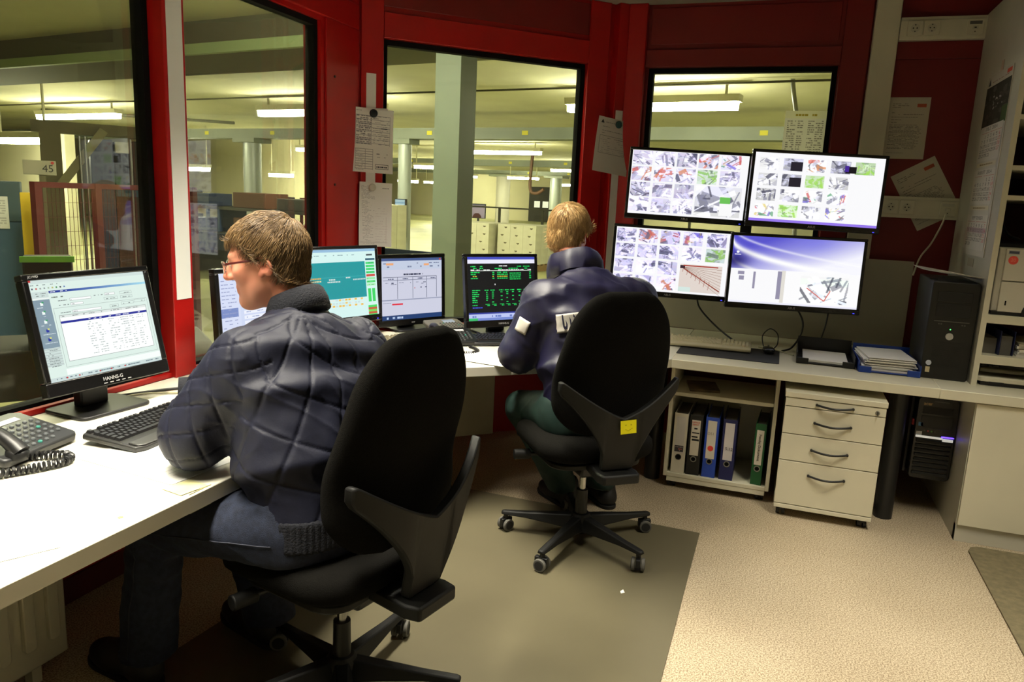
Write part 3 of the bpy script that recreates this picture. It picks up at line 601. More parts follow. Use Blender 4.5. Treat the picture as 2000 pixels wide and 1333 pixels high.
# ---- telephones
def phone(label, loc, rz, handset_side=-1, sc=1.0, bodym=None, screen=None):
    t = thing('telephone', label, 'telephone', loc, rz); t.scale = (sc, sc, sc); bm = bodym or mat('phone_dark', (40, 41, 42), .45)
    M_ = Matrix.Translation((0, 0, .037)) @ Matrix.Rotation(R(13), 4, 'X')
    b = MB().prism([(-.12, -.10), (.115, -.10), (.13, -.085), (.125, .095), (.10, .11), (-.12, .11), (-.13, .09), (-.13, -.09)], -.012, .012, M_)
    b.box(-.11, .11, -.02, .09, 0, .035); b.build('body', bm, t, bevel=.006)
    if handset_side:
        hx = -.085; pts = [M_ @ Vector((hx, y, .018+.035*(1-(y/.105)**2))) for y in np.linspace(-.10, .10, 11)]
        h = MB().tube(pts, .018, 10, lambda s: 1+.35*abs(2*s-1)**3); 
        for y in (-.09, .09): h.lathe([(.018, -.014), (.027, -.010), (.027, .008), (.02, .014)], 16, M_ @ Matrix.Translation((hx, y, .016)))
        h.build('handset', BLACK, t, smooth=50)
    if screen: 
        cv = CV(40, 24, (168, 182, 206)); cv.rect(2, 2, 38, 6, (120, 140, 180)); me = canvas_mesh(cv, .085, .05); o = link('display', me, PRINT, t); o.matrix_local = M_ @ Matrix.Translation((.04, .06, .0135)) @ Matrix.Rotation(R(-90), 4, 'X')
    else: MB().box(-.02, .085, .055, .075, .012, .0135, M_).build('label_strip', PAPER, t)
    me = MB().lathe([(.0062, 0), (.0062, .002), (.0045, .0045), (.001, .005)], 10).mesh('button'); bmm = mat('button_grey', (88, 92, 94), .35); gm = mat('button_teal', (60, 130, 118), .35)
    for r in range(6):
        for c in range(7):
            if r > 4 and c > 4: continue
            o = part_at('button', me if not (r, c) in ((0, 1), (5, 2), (2, 5)) else BTG, bmm if (r, c) not in ((0, 1), (5, 2), (2, 5)) else gm, t, (0, 0, 0)); o.matrix_local = M_ @ Matrix.Translation((-.035+c*.0225, .035-r*.022, .012))
    return t
BTG = MB().lathe([(.0062, 0), (.0062, .002), (.0045, .0045), (.001, .005)], 10).mesh('button')
phone('dark desk telephone with round grey keys beside the tilted form monitor', (-1.925, 1.405, .702), R(100), -1, 1.0)
phone('black desk telephone with lifted curved handset on the corner worktop', (-1.53, 3.45, .702), R(40), -1, .9, BLACK)
phone('grey telephone with a tilted display between the two corner monitors', (-1.675, 3.715, .702), R(55), 0, .85, mat('phone_grey', (120, 116, 104), .5), True)
def coil(pts, r=.007, turns=60, wire=.0022):
    P = [Vector(p) for p in pts]; out = []; n = turns*9; cum = [0]
    for a, b in zip(P, P[1:]): cum.append(cum[-1]+(b-a).length)
    for i in range(n+1):
        s = cum[-1]*i/n; k = 0
        while k < len(P)-2 and cum[k+1] < s: k += 1
        f_ = (s-cum[k])/max(1e-6, cum[k+1]-cum[k]); c = P[k].lerp(P[k+1], f_); d = (P[k+1]-P[k]).normalized(); x = Vector((0, 0, 1)); y = d.cross(x).normalized(); a = 2*PI*turns*i/n
        out.append(c+(x*math.sin(a)+y*math.cos(a))*r)
    return MB().tube(out, wire, 5)
def arc(c, r, a0, a1, z, n=14, sq=1): return [(c[0]+r*math.cos(R(a0+(a1-a0)*i/n)), c[1]+sq*r*math.sin(R(a0+(a1-a0)*i/n)), z) for i in range(n+1)]
tag(coil([(-1.92, 1.29, .7138), (-1.87, 1.34, .7138), (-1.80, 1.40, .7138), (-1.755, 1.425, .7138), (-1.725, 1.415, .7138), (-1.715, 1.385, .7138), (-1.735, 1.33, .7138), (-1.78, 1.25, .7138), (-1.83, 1.16, .7138), (-1.86, 1.05, .7138)], .0092, 58, .0040).build('coiled_cord', BLACK, smooth=60), 'thick black coiled telephone cord lying on the long white worktop', 'cord')
tag(coil([(-1.50, 3.30, .708), (-1.44, 3.24, .708), (-1.38, 3.235, .708), (-1.335, 3.27, .708), (-1.33, 3.32, .708), (-1.36, 3.36, .708), (-1.41, 3.40, .708)], .0065, 40, .0022).build('coiled_cord', BLACK, smooth=60), 'thin black coiled telephone cord beside the papers on the corner worktop', 'cord')
# ---- sheets
def sheet(name, label, cv, W_, H_, loc, rot, cat='paper', curl=0, group=None, parent=None, bend=None, m=None):
    fn = bend or ((lambda x, z: (x, -curl*(abs(z-H_/2)/H_)**2*(1+.4*x/W_), z)) if curl else None)
    o = link(name, canvas_mesh(cv, W_, H_, fn), m or PRINT, parent); o.location = loc; o.rotation_euler = rot
    if m is None: so = o.modifiers.new('thickness', 'SOLIDIFY'); so.thickness = .0006; so.offset = 1
    return tag(o, label, cat, group) if parent is None else o
def doc(w, h, rows, tint=(238, 236, 230), ink=(120, 118, 120), cols=None, logo=None, seed=1, tri=False, top=6):
    cv = CV(w, h, tint); cv.rn = random.Random(seed)
    for i, (y, x0, x1, d) in enumerate(rows): cv.scrib(x0, y, x1, ink, 1, d)
    if logo: cv.rect(*logo)
    if tri:
        for k in range(6): cv.rect(8+0-k//2, 6+k, 10+k//2, 7+k, (60, 60, 64))
    return cv
cvA = doc(90, 130, [(5, 6, 18, 1)], seed=3)
for y in range(14, 74, 4):
    cvA.rect(5, y, 82, y+1, (168, 168, 170)) if y % 8 == 6 else None; cvA.scrib(7, y+1, 40, (126, 126, 130), 2, .8); cvA.scrib(44, y+1, 80, (150, 150, 152), 1, .5)
cvA.rect(62, 38, 76, 40, (40, 60, 62))
for x in (5, 40, 82): cvA.rect(x, 14, x+1, 74, (168, 168, 170))
for y in range(82, 124, 5): cvA.rect(5, y, 44, y+1, (150, 150, 152)); cvA.scrib(7, y+2, 24, (150, 150, 152), 1, .6)
for x in (5, 27, 44): cvA.rect(x, 82, x+1, 124, (150, 150, 152))
cvA.scrib(46, 90, 80, (130, 130, 132), 2, .7); cvA.scrib(46, 97, 82, (150, 150, 152), 1, .7); cvA.frame(50, 112, 80, 122, (90, 90, 92)); cvA.scrib(53, 116, 77, (80, 80, 82), 3, .9)
def onB(s, z, d): p = Vector((-2.2, 3.64, 0))+dB*s+nB*d; return (p.x, p.y, z)
RB = R(90-47)   # sheets on wall B face the cabin: local -Y -> nB
cvw = CV(20, 30, (236, 236, 230))
sheet('paper_stack', 'white sheets behind the top form on the red pillar', cvw, .215, .33, onB(.055, 1.715, .030), (0, R(-2), RB), curl=.02)
sheet('form_sheet', 'typed form with tables and a stamp box held by a black magnet', cvA, .215, .335, onB(.075, 1.71, .036), (0, R(1.5), RB), curl=.025)
cvB = CV(80, 150, (242, 240, 234)); cvB.scrib(56, 12, 72, (110, 110, 114), 2, .9)
for y in range(8, 144, 3): cvB.scrib(4+(y//20), y, 22+cvB.rn.randint(0, 16), (176, 172, 172), 1, .7)
for y in range(60, 140, 6): cvB.scrib(40, y, 70, (214, 206, 204), 1, .6)
cvB.rect(66, 80, 67, 142, (216, 204, 200)); cvB.rect(4, 140, 70, 141, (200, 196, 194))
sheet('list_sheet', 'long handwritten list held by a grey magnet above the teal monitor', cvB, .18, .345, onB(.093, 1.32, .030), (0, R(1), RB), curl=.02)
cvC = CV(80, 110, (212, 206, 200)); [cvC.rect(9-k//2, 6+k, 12+k//2, 7+k, (60, 60, 66)) for k in range(6)]
cvC.scrib(18, 9, 70, (110, 108, 110), 1, .9); cvC.scrib(12, 18, 28, (120, 118, 120), 1, .9); cvC.scrib(12, 26, 60, (120, 118, 120), 1, .9); cvC.scrib(12, 31, 26, (120, 118, 120), 1, .9); cvC.frame(8, 36, 70, 72, (150, 146, 146))
for y in range(40, 70, 4): cvC.scrib(10, y, 68, (168, 164, 164), 1, .6)
cvC.scrib(26, 40, 68, (90, 88, 90), 1, .9)
sheet('notice_sheet', 'tilted printed notice held by a green magnet on the dark red corner post', cvC, .235, .325, onB(1.53, 1.775, .068), (0, R(7), RB), curl=.03)
def magnet(label, s, z, d, m, r=.022):
    o = MB().lathe([(r, 0), (r, .006), (r*.8, .011), (r*.3, .012)], 20, Matrix.Rotation(R(90), 4, 'X')).build('magnet', m, smooth=40); o.location = onB(s, z, d); o.rotation_euler = (0, 0, RB); tag(o, label, 'magnet')
magnet('round black magnet on the typed form', .077, 1.853, .0375, mat('mag_dark', (18, 26, 30), .4)); magnet('round grey magnet on the handwritten list', .075, 1.466, .0318, mat('mag_grey', (196, 192, 176), .5), .02); magnet('round dark green magnet on the tilted notice', 1.569, 1.906, .070, mat('mag_green', (44, 84, 84), .4))
# sheets on wall C
def wallC(x, z, d=.012): return (x, YC-d, z)
cvD = CV(90, 140, (190, 184, 166)); cvD.rect(62, 14, 82, 22, (176, 90, 66))
for y, x1 in ((14, 42), (18, 44), (22, 26), (34, 14), (38, 78), (44, 66), (50, 30), (56, 22)): cvD.scrib(8, y, x1, (90, 88, 84), 1, .9)
for y in range(62, 118, 3): cvD.scrib(6, y, 66+cvD.rn.randint(0, 14), (108, 104, 100), 1, .85)
cvD.scrib(6, 126, 44, (120, 116, 110), 1, .8)
sheet('notice_sheet', 'upright printed notice with a red heading block beside the white vertical duct', cvD, .20, .325, wallC(.575, 1.91), (0, 0, 0), curl=.01)
sheet('notice_sheet', 'slanted printed notice tucked behind the lower socket duct', cvD, .235, .335, wallC(.715, 1.565, .010), (0, R(-30.5), 0))
cvE = CV(90, 80, (224, 220, 186)); cvE.rect(0, 14, 90, 80, (222, 218, 204)); cvE.scrib(22, 6, 70, (170, 150, 60), 4, .8)
for x0, x1 in ((6, 24), (28, 40), (50, 64), (66, 82)):
    for y in range(18, 78, 4): cvE.scrib(x0, y, x1, (140, 136, 126), 2, .75)
sheet('phone_list', 'yellow headed list of numbers taped on the window pane behind the monitors', cvE, .23, .24, (.058, YC+.030, 1.885), (0, 0, 0), cat='paper', m=THIN)
# sheets and things on the left worktop
cvF = CV(90, 130, (240, 240, 234))
for y in range(8, 120, 7): cvF.scrib(8, y, 60+cvF.rn.randint(0, 20), (206, 206, 204), 1, .6)
def flat(name, label, cv, W_, H_, x, y, rz, z=.7012, cat='paper'):
    return sheet(name, label, cv, W_, H_, (x, y, z), (R(-90), 0, rz), cat)
flat('desk_pad', 'flat writing pad sheet under the elbow of the man in the quilted jacket', cvF, .52, .36, -1.53, 1.68, R(84))
flat('loose_sheet', 'plain white sheet on the bare end of the long worktop', CV(8, 8, (246, 246, 242)), .21, .30, -1.51, 1.03, R(62), .7012)
tag(MB().box(-.04, .04, -.035, .035, 0, .0012, rotm((-1.335, 1.405, .7016), R(80))).box(-.038, .038, -.0012, 0, -.05, .001, rotm((-1.2945, 1.41, .7016), R(90))).build('tape_patch', mat('old_tape', (206, 202, 150), .35, var=.1, vs=30)), 'yellowed adhesive tape folded over the front edge of the white worktop', 'tape')
MB().cyl((-1.338, 1.21, .70), (-1.338, 1.21, .7015), .006, n=14).build('screw_cap', mat('brass', (190, 170, 110), .35, .8), WORK[0])
# papers on the corner worktop
for i, (dx, rz) in enumerate(((0, 40), (.006, 43), (-.004, 37))): flat('document', ['white document on the stack before the corner telephone, topmost', 'white document on the stack before the corner telephone, middle', 'white document on the stack before the corner telephone, lowest'][2-i], cvF, .21, .28, -1.235+dx, 3.20+dx, R(rz+45), .7012+.0014*i)
flat('note_sheet', 'white note sheet under the foot of the terminal monitor', cvF, .15, .21, -1.33, 3.74, R(40), .7012)
t = thing('ballpoint_pen', 'white pen with a red end lying before the terminal monitor', 'pen', (-1.475, 3.675, .7055), R(45)); MB().cyl((-.06, 0, 0), (.05, 0, 0), .0045, n=10).build('barrel', PAPER, t, smooth=40); MB().cyl((-.072, 0, 0), (-.06, 0, 0), .0048, n=10).build('cap', mat('pen_red', (190, 40, 34), .4), t, smooth=40)
# cables
def cable(label, pts, r=.004, m=None, name='cable'):
    P = [Vector(p) for p in pts]; out = []
    for i in range(len(P)-1):
        a, b, c, d = P[max(i-1, 0)], P[i], P[i+1], P[min(i+2, len(P)-1)]
        for k in range(8):
            s = k/8; out.append(.5*((2*b)+(c-a)*s+(2*a-5*b+4*c-d)*s*s+(3*b-a-3*c+d)*s**3))
    out.append(P[-1]); return tag(MB().tube(out, r, 7).build(name, m or BLACK, smooth=60), label, 'cable')
cable('black cable behind the foot of the tilted form monitor', [(-2.12, 1.95, .706), (-2.05, 2.08, .706), (-1.98, 2.16, .706), (-1.88, 2.18, .706), (-1.75, 2.12, .706)], .005)
cable('grey cable curling over the worktop toward the red window post', [(-2.10, 1.92, .705), (-2.08, 2.0, .705), (-1.98, 2.07, .705), (-1.85, 2.10, .705), (-1.78, 2.02, .705), (-1.82, 1.93, .705), (-1.86, 1.90, .705)], .0035, mat('cable_grey', (176, 170, 140), .5))
cable('black cable hanging from the lower left camera monitor to the beige keyboard', [(-.42, 4.33, .96), (-.40, 4.34, .88), (-.30, 4.30, .79), (-.18, 4.22, .725), (-.12, 4.20, .708)], .005)
cable('black cable drooping from the wallpaper monitor to the worktop', [(.11, 4.33, .93), (.15, 4.32, .86), (.15, 4.31, .79), (.11, 4.25, .72), (.06, 4.18, .707)], .005)
cable('thin black cable from the wallpaper monitor to the paper tray', [(.275, 4.34, .93), (.27, 4.33, .86), (.255, 4.32, .78), (.24, 4.31, .707)], .004)
cable('mouse lead looping above the black mouse', [(-.035, 4.20, .72), (-.045, 4.24, .77), (-.01, 4.25, .81), (.03, 4.22, .79), (.035, 4.20, .74), (.02, 4.19, .716)], .003)
cable('pale cable lying behind the beige keyboard', [(-.06, 4.24, .706), (.03, 4.20, .706), (.10, 4.13, .706), (.12, 4.10, .706)], .003, MATS['cable_grey'])
cable('white network cable falling from the lower socket duct behind the computer tower', [(.815, YC-.075, 1.46), (.80, YC-.09, 1.40), (.765, YC-.08, 1.30), (.725, YC-.06, 1.22), (.70, YC-.075, 1.12)], .005, DUCT)
# black writing mat, mouse
tag(MB().prism(rrect(.50, .36, .01, 4, -.20, 4.02), .7002, .7032).build('writing_mat', mat('mat_black', (32, 32, 31), .6), bevel=.001), 'black writing mat under the beige keyboard', 'desk mat')
t = thing('computer_mouse', 'small black mouse on the black writing mat', 'mouse', (-.005, 4.10, .7034), R(10))
MB().add([], []); _m = pillow(rrect(.058, .10, .026, 6), .034, None); _m.transform(Matrix.Translation((0, 0, .0165)) @ Matrix.Rotation(R(-90), 4, 'X')); link('shell', _m, BLACKG, t, 60); MB().cyl((-.004, .022, .033), (.004, .022, .033), .007, n=12).build('wheel', GREYRUB, t)
# back board under the monitors
tag(MB().box(-.95, .70, YC-.0615, YC-.053, .7005, 1.195).build('back_board', mat('grey_board', (168, 162, 144), .55, var=.06, vs=3), bevel=.002), 'grey back board standing behind the monitor cables', 'panel')
# ---- paper trays
def tray(label, x, y, rz, m, name='paper_tray'):
    t = thing(name, label, 'tray', (x, y, .70), rz); w, d, h = .265, .34, .055
    MB().box(-w/2, w/2, -d/2, d/2, .004, .008).build('tray_floor', m, t)
    for s_ in (-1, 1): MB().box(s_*w/2-.002, s_*w/2+.002, -d/2, d/2, 0, h).build('tray_side', m, t, bevel=.001)
    MB().box(-w/2, w/2, d/2-.004, d/2, 0, h+.03).build('tray_back', m, t, bevel=.001)
    for s_ in (-1, 1): MB().box(s_*w/2-.055 if s_ > 0 else -w/2, w/2 if s_ > 0 else -w/2+.055, -d/2-.006, -d/2+.004, 0, .03).build('tray_lip', m, t, bevel=.002)
    return t
tray('black paper tray holding one thin stack of paper', .266, 4.10, R(-1), BLACK); tray('blue paper tray piled high with loose documents', .539, 4.05, R(1), mat('tray_blue', (26, 62, 150), .35))
tag(MB().box(-.105, .105, -.145, .145, 0, .012, rotm((.266, 4.095, .7085), R(-1))).build('paper_stack', PAPER, bevel=.001), 'thin white paper stack in the black tray', 'paper')
rn = random.Random(4)
for i in range(14):
    a = rn.uniform(-4, 4)+3; th = .0045 if i < 13 else .0012
    tag(MB().box(-.105, .105, -.148, .148, 0, th, rotm((.539+rn.uniform(-.018, .014), 4.05+rn.uniform(-.015, .012), .7085+i*.0048), R(a))).build('document', PAPER if i % 3 else PAPER2), 'topmost loose document on the pile in the blue tray' if i == 13 else 'lowest loose document of the pile in the blue tray' if i == 0 else 'loose document inside the pile on the blue tray', 'paper', 'documents piled on the blue tray')
# ---- computer towers
t = thing('computer_tower', 'black upright computer tower with a round silver button standing on the worktop', 'computer', (.775, 4.10, .70), R(-1))
MB().box(-.095, .095, -.18, .24, .012, .455).build('case', mat('tower_black', (36, 36, 35), .45), t, bevel=.004)
MB().prism(rrect(.195, .455, .012, 4, 0, .2275), 0, .022, Matrix.Translation((0, -.18, 0)) @ Matrix.Rotation(R(90), 4, 'X')).build('front_panel', mat('tower_front', (26, 25, 22), .45), t, bevel=.004)
MB().box(-.07, .07, -.206, -.2035, .365, .41).build('drive_door', BLACK, t, bevel=.001); MB().box(-.07, .07, -.206, -.2035, .295, .355).build('drive_door', BLACK, t, bevel=.001)
MB().box(-.072, .072, -.2045, -.2025, .272, .276).build('trim_line', GREYRUB, t)
MB().cyl((0, -.202, .205), (0, -.209, .205), .0165, .0155, 24).build('power_button', mat('silver_button', (200, 198, 192), .35, .4), t, smooth=40)
MB().cyl((.0, -.202, .238), (0, -.204, .238), .003, n=10).build('status_light', LEDG, t)
for x in (-.05, -.04, .045, .055): MB().box(x-.003, x+.003, -.2045, -.2025, .258, .264).build('port', GREYRUB, t)
for i in range(14): MB().box(-.062, .062, -.2035, -.2025, .06+i*.009, .063+i*.009).build('vent_slit', BLACK, t)
MB().cyl((-.068, -.202, .075), (-.068, -.2036, .075), .012, n=16).build('sticker', mat('sticker_white', (210, 214, 226), .4), t); MB().box(-.078, -.06, -.2036, -.202, .03, .056).build('sticker', mat('sticker_gold', (206, 190, 150), .4), t)
MB().box(-.094, -.066, -.1, -.06, .455, .458).build('badge', BLACKG, t)
for s_ in (-1, 1): MB().box(s_*.07-.015, s_*.07+.015, -.17, .2, 0, .012).build('foot', BLACKM, t)
sheet('paper_bundle', 'curling white sheets lying on top of the black tower', CV(10, 10, (232, 230, 222)), .225, .30, (.765, 4.04, 1.162), (R(-90), 0, R(14)), bend=lambda x, z: (x, -.003-.045*max(0, (-x-.02)/.1)**2*.8-.012*(z/.15)**2, z))
t = thing('computer_tower', 'black computer tower with a lit silver bar hanging under the worktop', 'computer', (.783, 4.15, .195), R(0))
MB().box(-.085, .085, -.19, .22, 0, .405).build('case', BLACK, t, bevel=.01)
MB().prism(rrect(.178, .405, .02, 5, 0, .2025), 0, .018, Matrix.Translation((0, -.19, 0)) @ Matrix.Rotation(R(90), 4, 'X')).build('front_panel', BLACKG, t, bevel=.004)
MB().box(-.065, .065, -.2105, -.2085, .325, .36).build('drive_door', BLACKM, t, bevel=.001); MB().box(-.065, .065, -.2105, -.2085, .255, .315).build('drive_door', BLACK, t, bevel=.001)
for i in range(8): MB().box(-.075, .075, -.216, -.208, .022+i*.023, .036+i*.023).build('vent_slat', BLACKM, t, bevel=.002)
MB().box(-.08, .035, -.214, -.208, .206, .216).build('silver_bar', mat('silver_bar', (215, 214, 205), .3, .3, emis=(230, 230, 220), es=.5), t, bevel=.001); MB().box(.035, .08, -.214, -.208, .198, .212).build('silver_bar', MATS['silver_bar'], t, bevel=.001)
MB().box(.03, .082, -.2135, -.208, .217, .222).build('status_light', emit_mat('led_violet', (90, 60, 255), 4), t)
for x, m in ((-.045, GREYRUB), (-.03, mat('port_pink', (190, 70, 90), .4)), (-.015, mat('port_green', (110, 180, 80), .4)), (0, GREYRUB)): MB().cyl((x, -.208, .240), (x, -.2105, .240), .004, n=10).build('port', m, t)
MB().box(-.075, -.055, -.2105, -.208, .262, .28).build('sticker', mat('sticker_blue', (60, 110, 160), .4), t); MB().box(-.08, -.055, -.2105, -.208, .217, .236).build('sticker', MATS['sticker_white'], t)
text_obj('brand_lettering', 'acer', .022, mat('brand_gold', (190, 160, 110), .4), t, (-.045, -.2092, .374), (R(90), 0, 0), bold=.0004)
MB().box(-.02, .045, -.2095, -.208, .386, .390).build('trim_line', GREYRUB, t)
MB().box(-.1, .078, -.12, .12, .405, .46).build('hanger', BLACK, t); MB().box(-.1, -.09, -.12, .12, .0, .41).build('hanger_side', BLACK, t)
MB().box(-.094, -.0855, -.16, -.14, .25, .28).build('latch', mat('latch_red', (190, 30, 24), .4), t)
# ---- desk legs
MB().cyl((.60, 3.87, 0), (.60, 3.87, .655), .042, n=24).build('leg', BLACK, WORK[2], smooth=40)
MB().cyl((-.53, 3.90, 0), (-.53, 3.90, .655), .042, n=24).build('leg', BLACK, WORK[1], smooth=40)
# ---- drawer unit
def castor(parent, x, y, r=.028, m=BLACK):
    p = MB().box(-.012, .012, -.02, .02, r*1.2, r*2.1).build('castor', m, parent); p.location = (x, y, 0)
    for s_ in (-1, 1): MB().cyl((s_*.006, 0, r), (s_*.02, 0, r), r, n=18).build('castor_wheel', m, p, smooth=40)
t = thing('drawer_unit', 'cream rolling drawer unit with four black handled drawers', 'drawer unit', (.308, 3.64, 0), 0)
w = .2135
MB().box(-w+.004, w-.004, .02, .56, .062, .592).build('body', CREAM, t, bevel=.002); MB().box(-w-.004, w+.004, -.004, .57, .592, .618).build('top_board', CREAM, t, bevel=.003); MB().box(-w, w, 0, .565, .046, .066).build('base_board', CREAM, t, bevel=.002)
for z0, z1 in ((.550, .589), (.418, .546), (.287, .414), (.070, .283)):
    d = MB().box(-w, w, 0, .02, z0, z1).build('drawer', CREAM, t, bevel=.0015)
    zc = z0+(z1-z0)*.5 if z1-z0 < .2 else z0+.155
    MB().tube([(-.077+.154*i/12, -.006-.020*math.sin(PI*i/12), zc-.006*math.sin(PI*i/12)) for i in range(13)], .0052, 8).build('handle', BLACK, d, smooth=50)
    for s_ in (-1, 1): MB().cyl((s_*.077, 0, zc), (s_*.077, -.010, zc), .006, n=10).build('handle_foot', BLACK, d)
MB().cyl((.178, 0, .565), (.178, -.004, .565), .010, n=16).build('lock', STEEL, t, smooth=40); MB().box(.176, .180, -.018, -.004, .557, .573).build('lock_key', BLACK, t)
for x, y in ((-.18, .05), (.18, .05), (-.18, .5), (.18, .5)): castor(t, x, y, .022)
# ---- binder cart
t = thing('binder_cart', 'cream open rolling cart holding ring binders', 'cart', (-.195, 3.78, 0), 0); w = .2525
for s_ in (-1, 1): MB().box(s_*w-.009, s_*w+.009, 0, .42, .062, .652).build('side_panel', CREAM, t, bevel=.002)
MB().box(-w+.0092, w-.0092, 0, .42, .062, .082).build('bottom_board', CREAM, t, bevel=.002); MB().box(-w+.0092, w-.0092, .01, .42, .492, .512).build('shelf_board', CREAM, t, bevel=.002)
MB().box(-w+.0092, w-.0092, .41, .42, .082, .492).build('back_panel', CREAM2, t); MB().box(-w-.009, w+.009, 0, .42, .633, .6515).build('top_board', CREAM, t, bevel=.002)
MB().box(-w+.0092, w-.0092, .002, .016, .036, .0618).build('front_rail', CREAM, t, bevel=.002)
for x, y in ((-.22, .05), (.22, .05), (-.22, .38), (.22, .38)): castor(t, x, y, .024)
tag(MB().box(-.075, .075, -.10, .10, 0, .012, rotm((-.31, 3.95, .5122), R(12))).build('magazine', mat('magazine_cover', (70, 66, 60), .4, col2=(130, 110, 90), vs=14)), 'dark magazine lying on the upper shelf of the binder cart', 'magazine')
def binder(label, x, w, m, lab, spine_label, y=3.80, z=.0822, h=.318, hole=True, rz=0):
    t = thing('ring_binder', label, 'binder', (x, y, z), rz); d = .285
    MB().box(-w/2, -w/2+.003, 0, d, 0, h).box(w/2-.003, w/2, 0, d, 0, h).box(-w/2, w/2, -.003, .0, 0, h).build('cover', m, t, bevel=.001)
    MB().box(-w/2+.006, w/2-.006, .03, d-.005, .006, h-.012).build('paper_block', mat('paper_dim', (90, 88, 84), .9), t)
    if lab: MB().box(-w*.33, w*.33, -.0042, -.003, lab[0], lab[1]).build('spine_label', spine_label, t)
    ho = MB(); ho.lathe([(.0155, -.0005), (.0155, .0018), (.011, .0018), (.011, -.0005)], 20, Matrix.Translation((0, -.003, .085)) @ Matrix.Rotation(R(90), 4, 'X')); ho.build('finger_ring', STEEL if hole else BLACK, t, smooth=40)
    MB().cyl((0, -.0028, .085), (0, -.0036, .085), .011, n=16).build('finger_hole', GASKET, t)
    return t
bw = mat('binder_white', (214, 208, 190), .5); bk = mat('binder_black', (26, 25, 23), .5); bb = mat('binder_blue', (38, 74, 176), .45); bn = mat('binder_navy', (24, 30, 84), .45); bg = mat('binder_green', (10, 82, 40), .45); INK = mat('ink', (28, 28, 30), .6)
LABM = mat('label_cream', (214, 206, 190), .6)
b = binder('white ring binder at the end of the row with a dark square label', -.388, .068, bw, (.105, .30), mat('label_grey', (206, 202, 196), .6), hole=False)
cvb = CV(24, 16, (70, 66, 68)); cvb.scrib(2, 3, 22, (150, 140, 140), 2, .9); cvb.scrib(4, 8, 20, (190, 110, 100), 2, .9); cvb.scrib(6, 12, 18, (160, 150, 150), 2, .9); link('square_label', canvas_mesh(cvb, .044, .034), PRINT, b).location = (0, -.0046, .130)
b = binder('black ring binder with black marker bars on its label', -.312, .066, bk, (.105, .292), LABM)
RI = mat('ink_red', (206, 70, 60), .6)
text_obj('printed_text', 'OFFICE', .012, RI, b, (-.002, -.0048, .280), (R(90), 0, 0)); text_obj('printed_text', 'DEPOT', .010, RI, b, (-.002, -.0048, .268), (R(90), 0, 0))
for z0, x0, x1, h in ((.244, -.008, .008, .008), (.222, -.017, .019, .006), (.200, -.018, .012, .008), (.183, -.016, .020, .010)): MB().box(x0, x1, -.0049, -.0043, z0, z0+h).build('marker_bar', INK, b)
b = binder('bright blue ring binder with a red dot on its label', -.232, .066, bb, (.10, .30), LABM); MB().cyl((0, -.0043, .155), (0, -.0049, .155), .0145, n=24).build('red_dot', mat('dot_red', (235, 74, 62), .6), b); text_obj('handwriting', 'DS1', .02, mat('ink_pale', (150, 140, 126), .6), b, (-.004, -.0048, .232), (R(90), 0, 0))
b = binder('dark navy ring binder with a handwritten number on its label', -.146, .068, bn, (.105, .30), mat('label_lilac', (206, 200, 200), .6)); text_obj('handwriting', '5.12', .022, INK, b, (.004, -.0048, .165), (R(90), 0, R(0)))
b = binder('green ring binder leaning at the far side of the cart', .001, .052, bg, (.105, .285), LABM, rz=R(-3)); text_obj('handwriting', 'Fundej Dokument', .019, INK, b, (0, -.0048, .195), (R(90), R(90), 0))
# ---- radiator and metal panel below the worktops
t = thing('radiator', 'cream ribbed radiator standing below the long white worktop', 'radiator', (-1.88, 1.0, 0), 0)
MB().box(-.06, 0, -.5, .49, .06, .62).build('body', CREAM, t, bevel=.006)
for i in range(13): MB().prism(rrect(.034, .46, .012, 4, -.46+i*.075, .36), 0, .016, Matrix(((0, 0, 1, 0), (1, 0, 0, 0), (0, 1, 0, 0), (0, 0, 0, 1)))).build('rib', CREAM, t, bevel=.003)
for y in (-.4, .4): MB().box(-.05, -.02, y-.015, y+.015, 0, .06).build('foot', CREAM, t)
o = MB().box(-.30, .30, -.006, .006, .22, .652).build('metal_panel', mat('brushed_panel', (150, 142, 120), .38, .35, var=.12, vs=2.5), bevel=.002); o.location = (-1.55, 3.36, 0); o.rotation_euler = (0, 0, R(43)); tag(o, 'brushed grey metal panel below the corner worktop', 'panel')
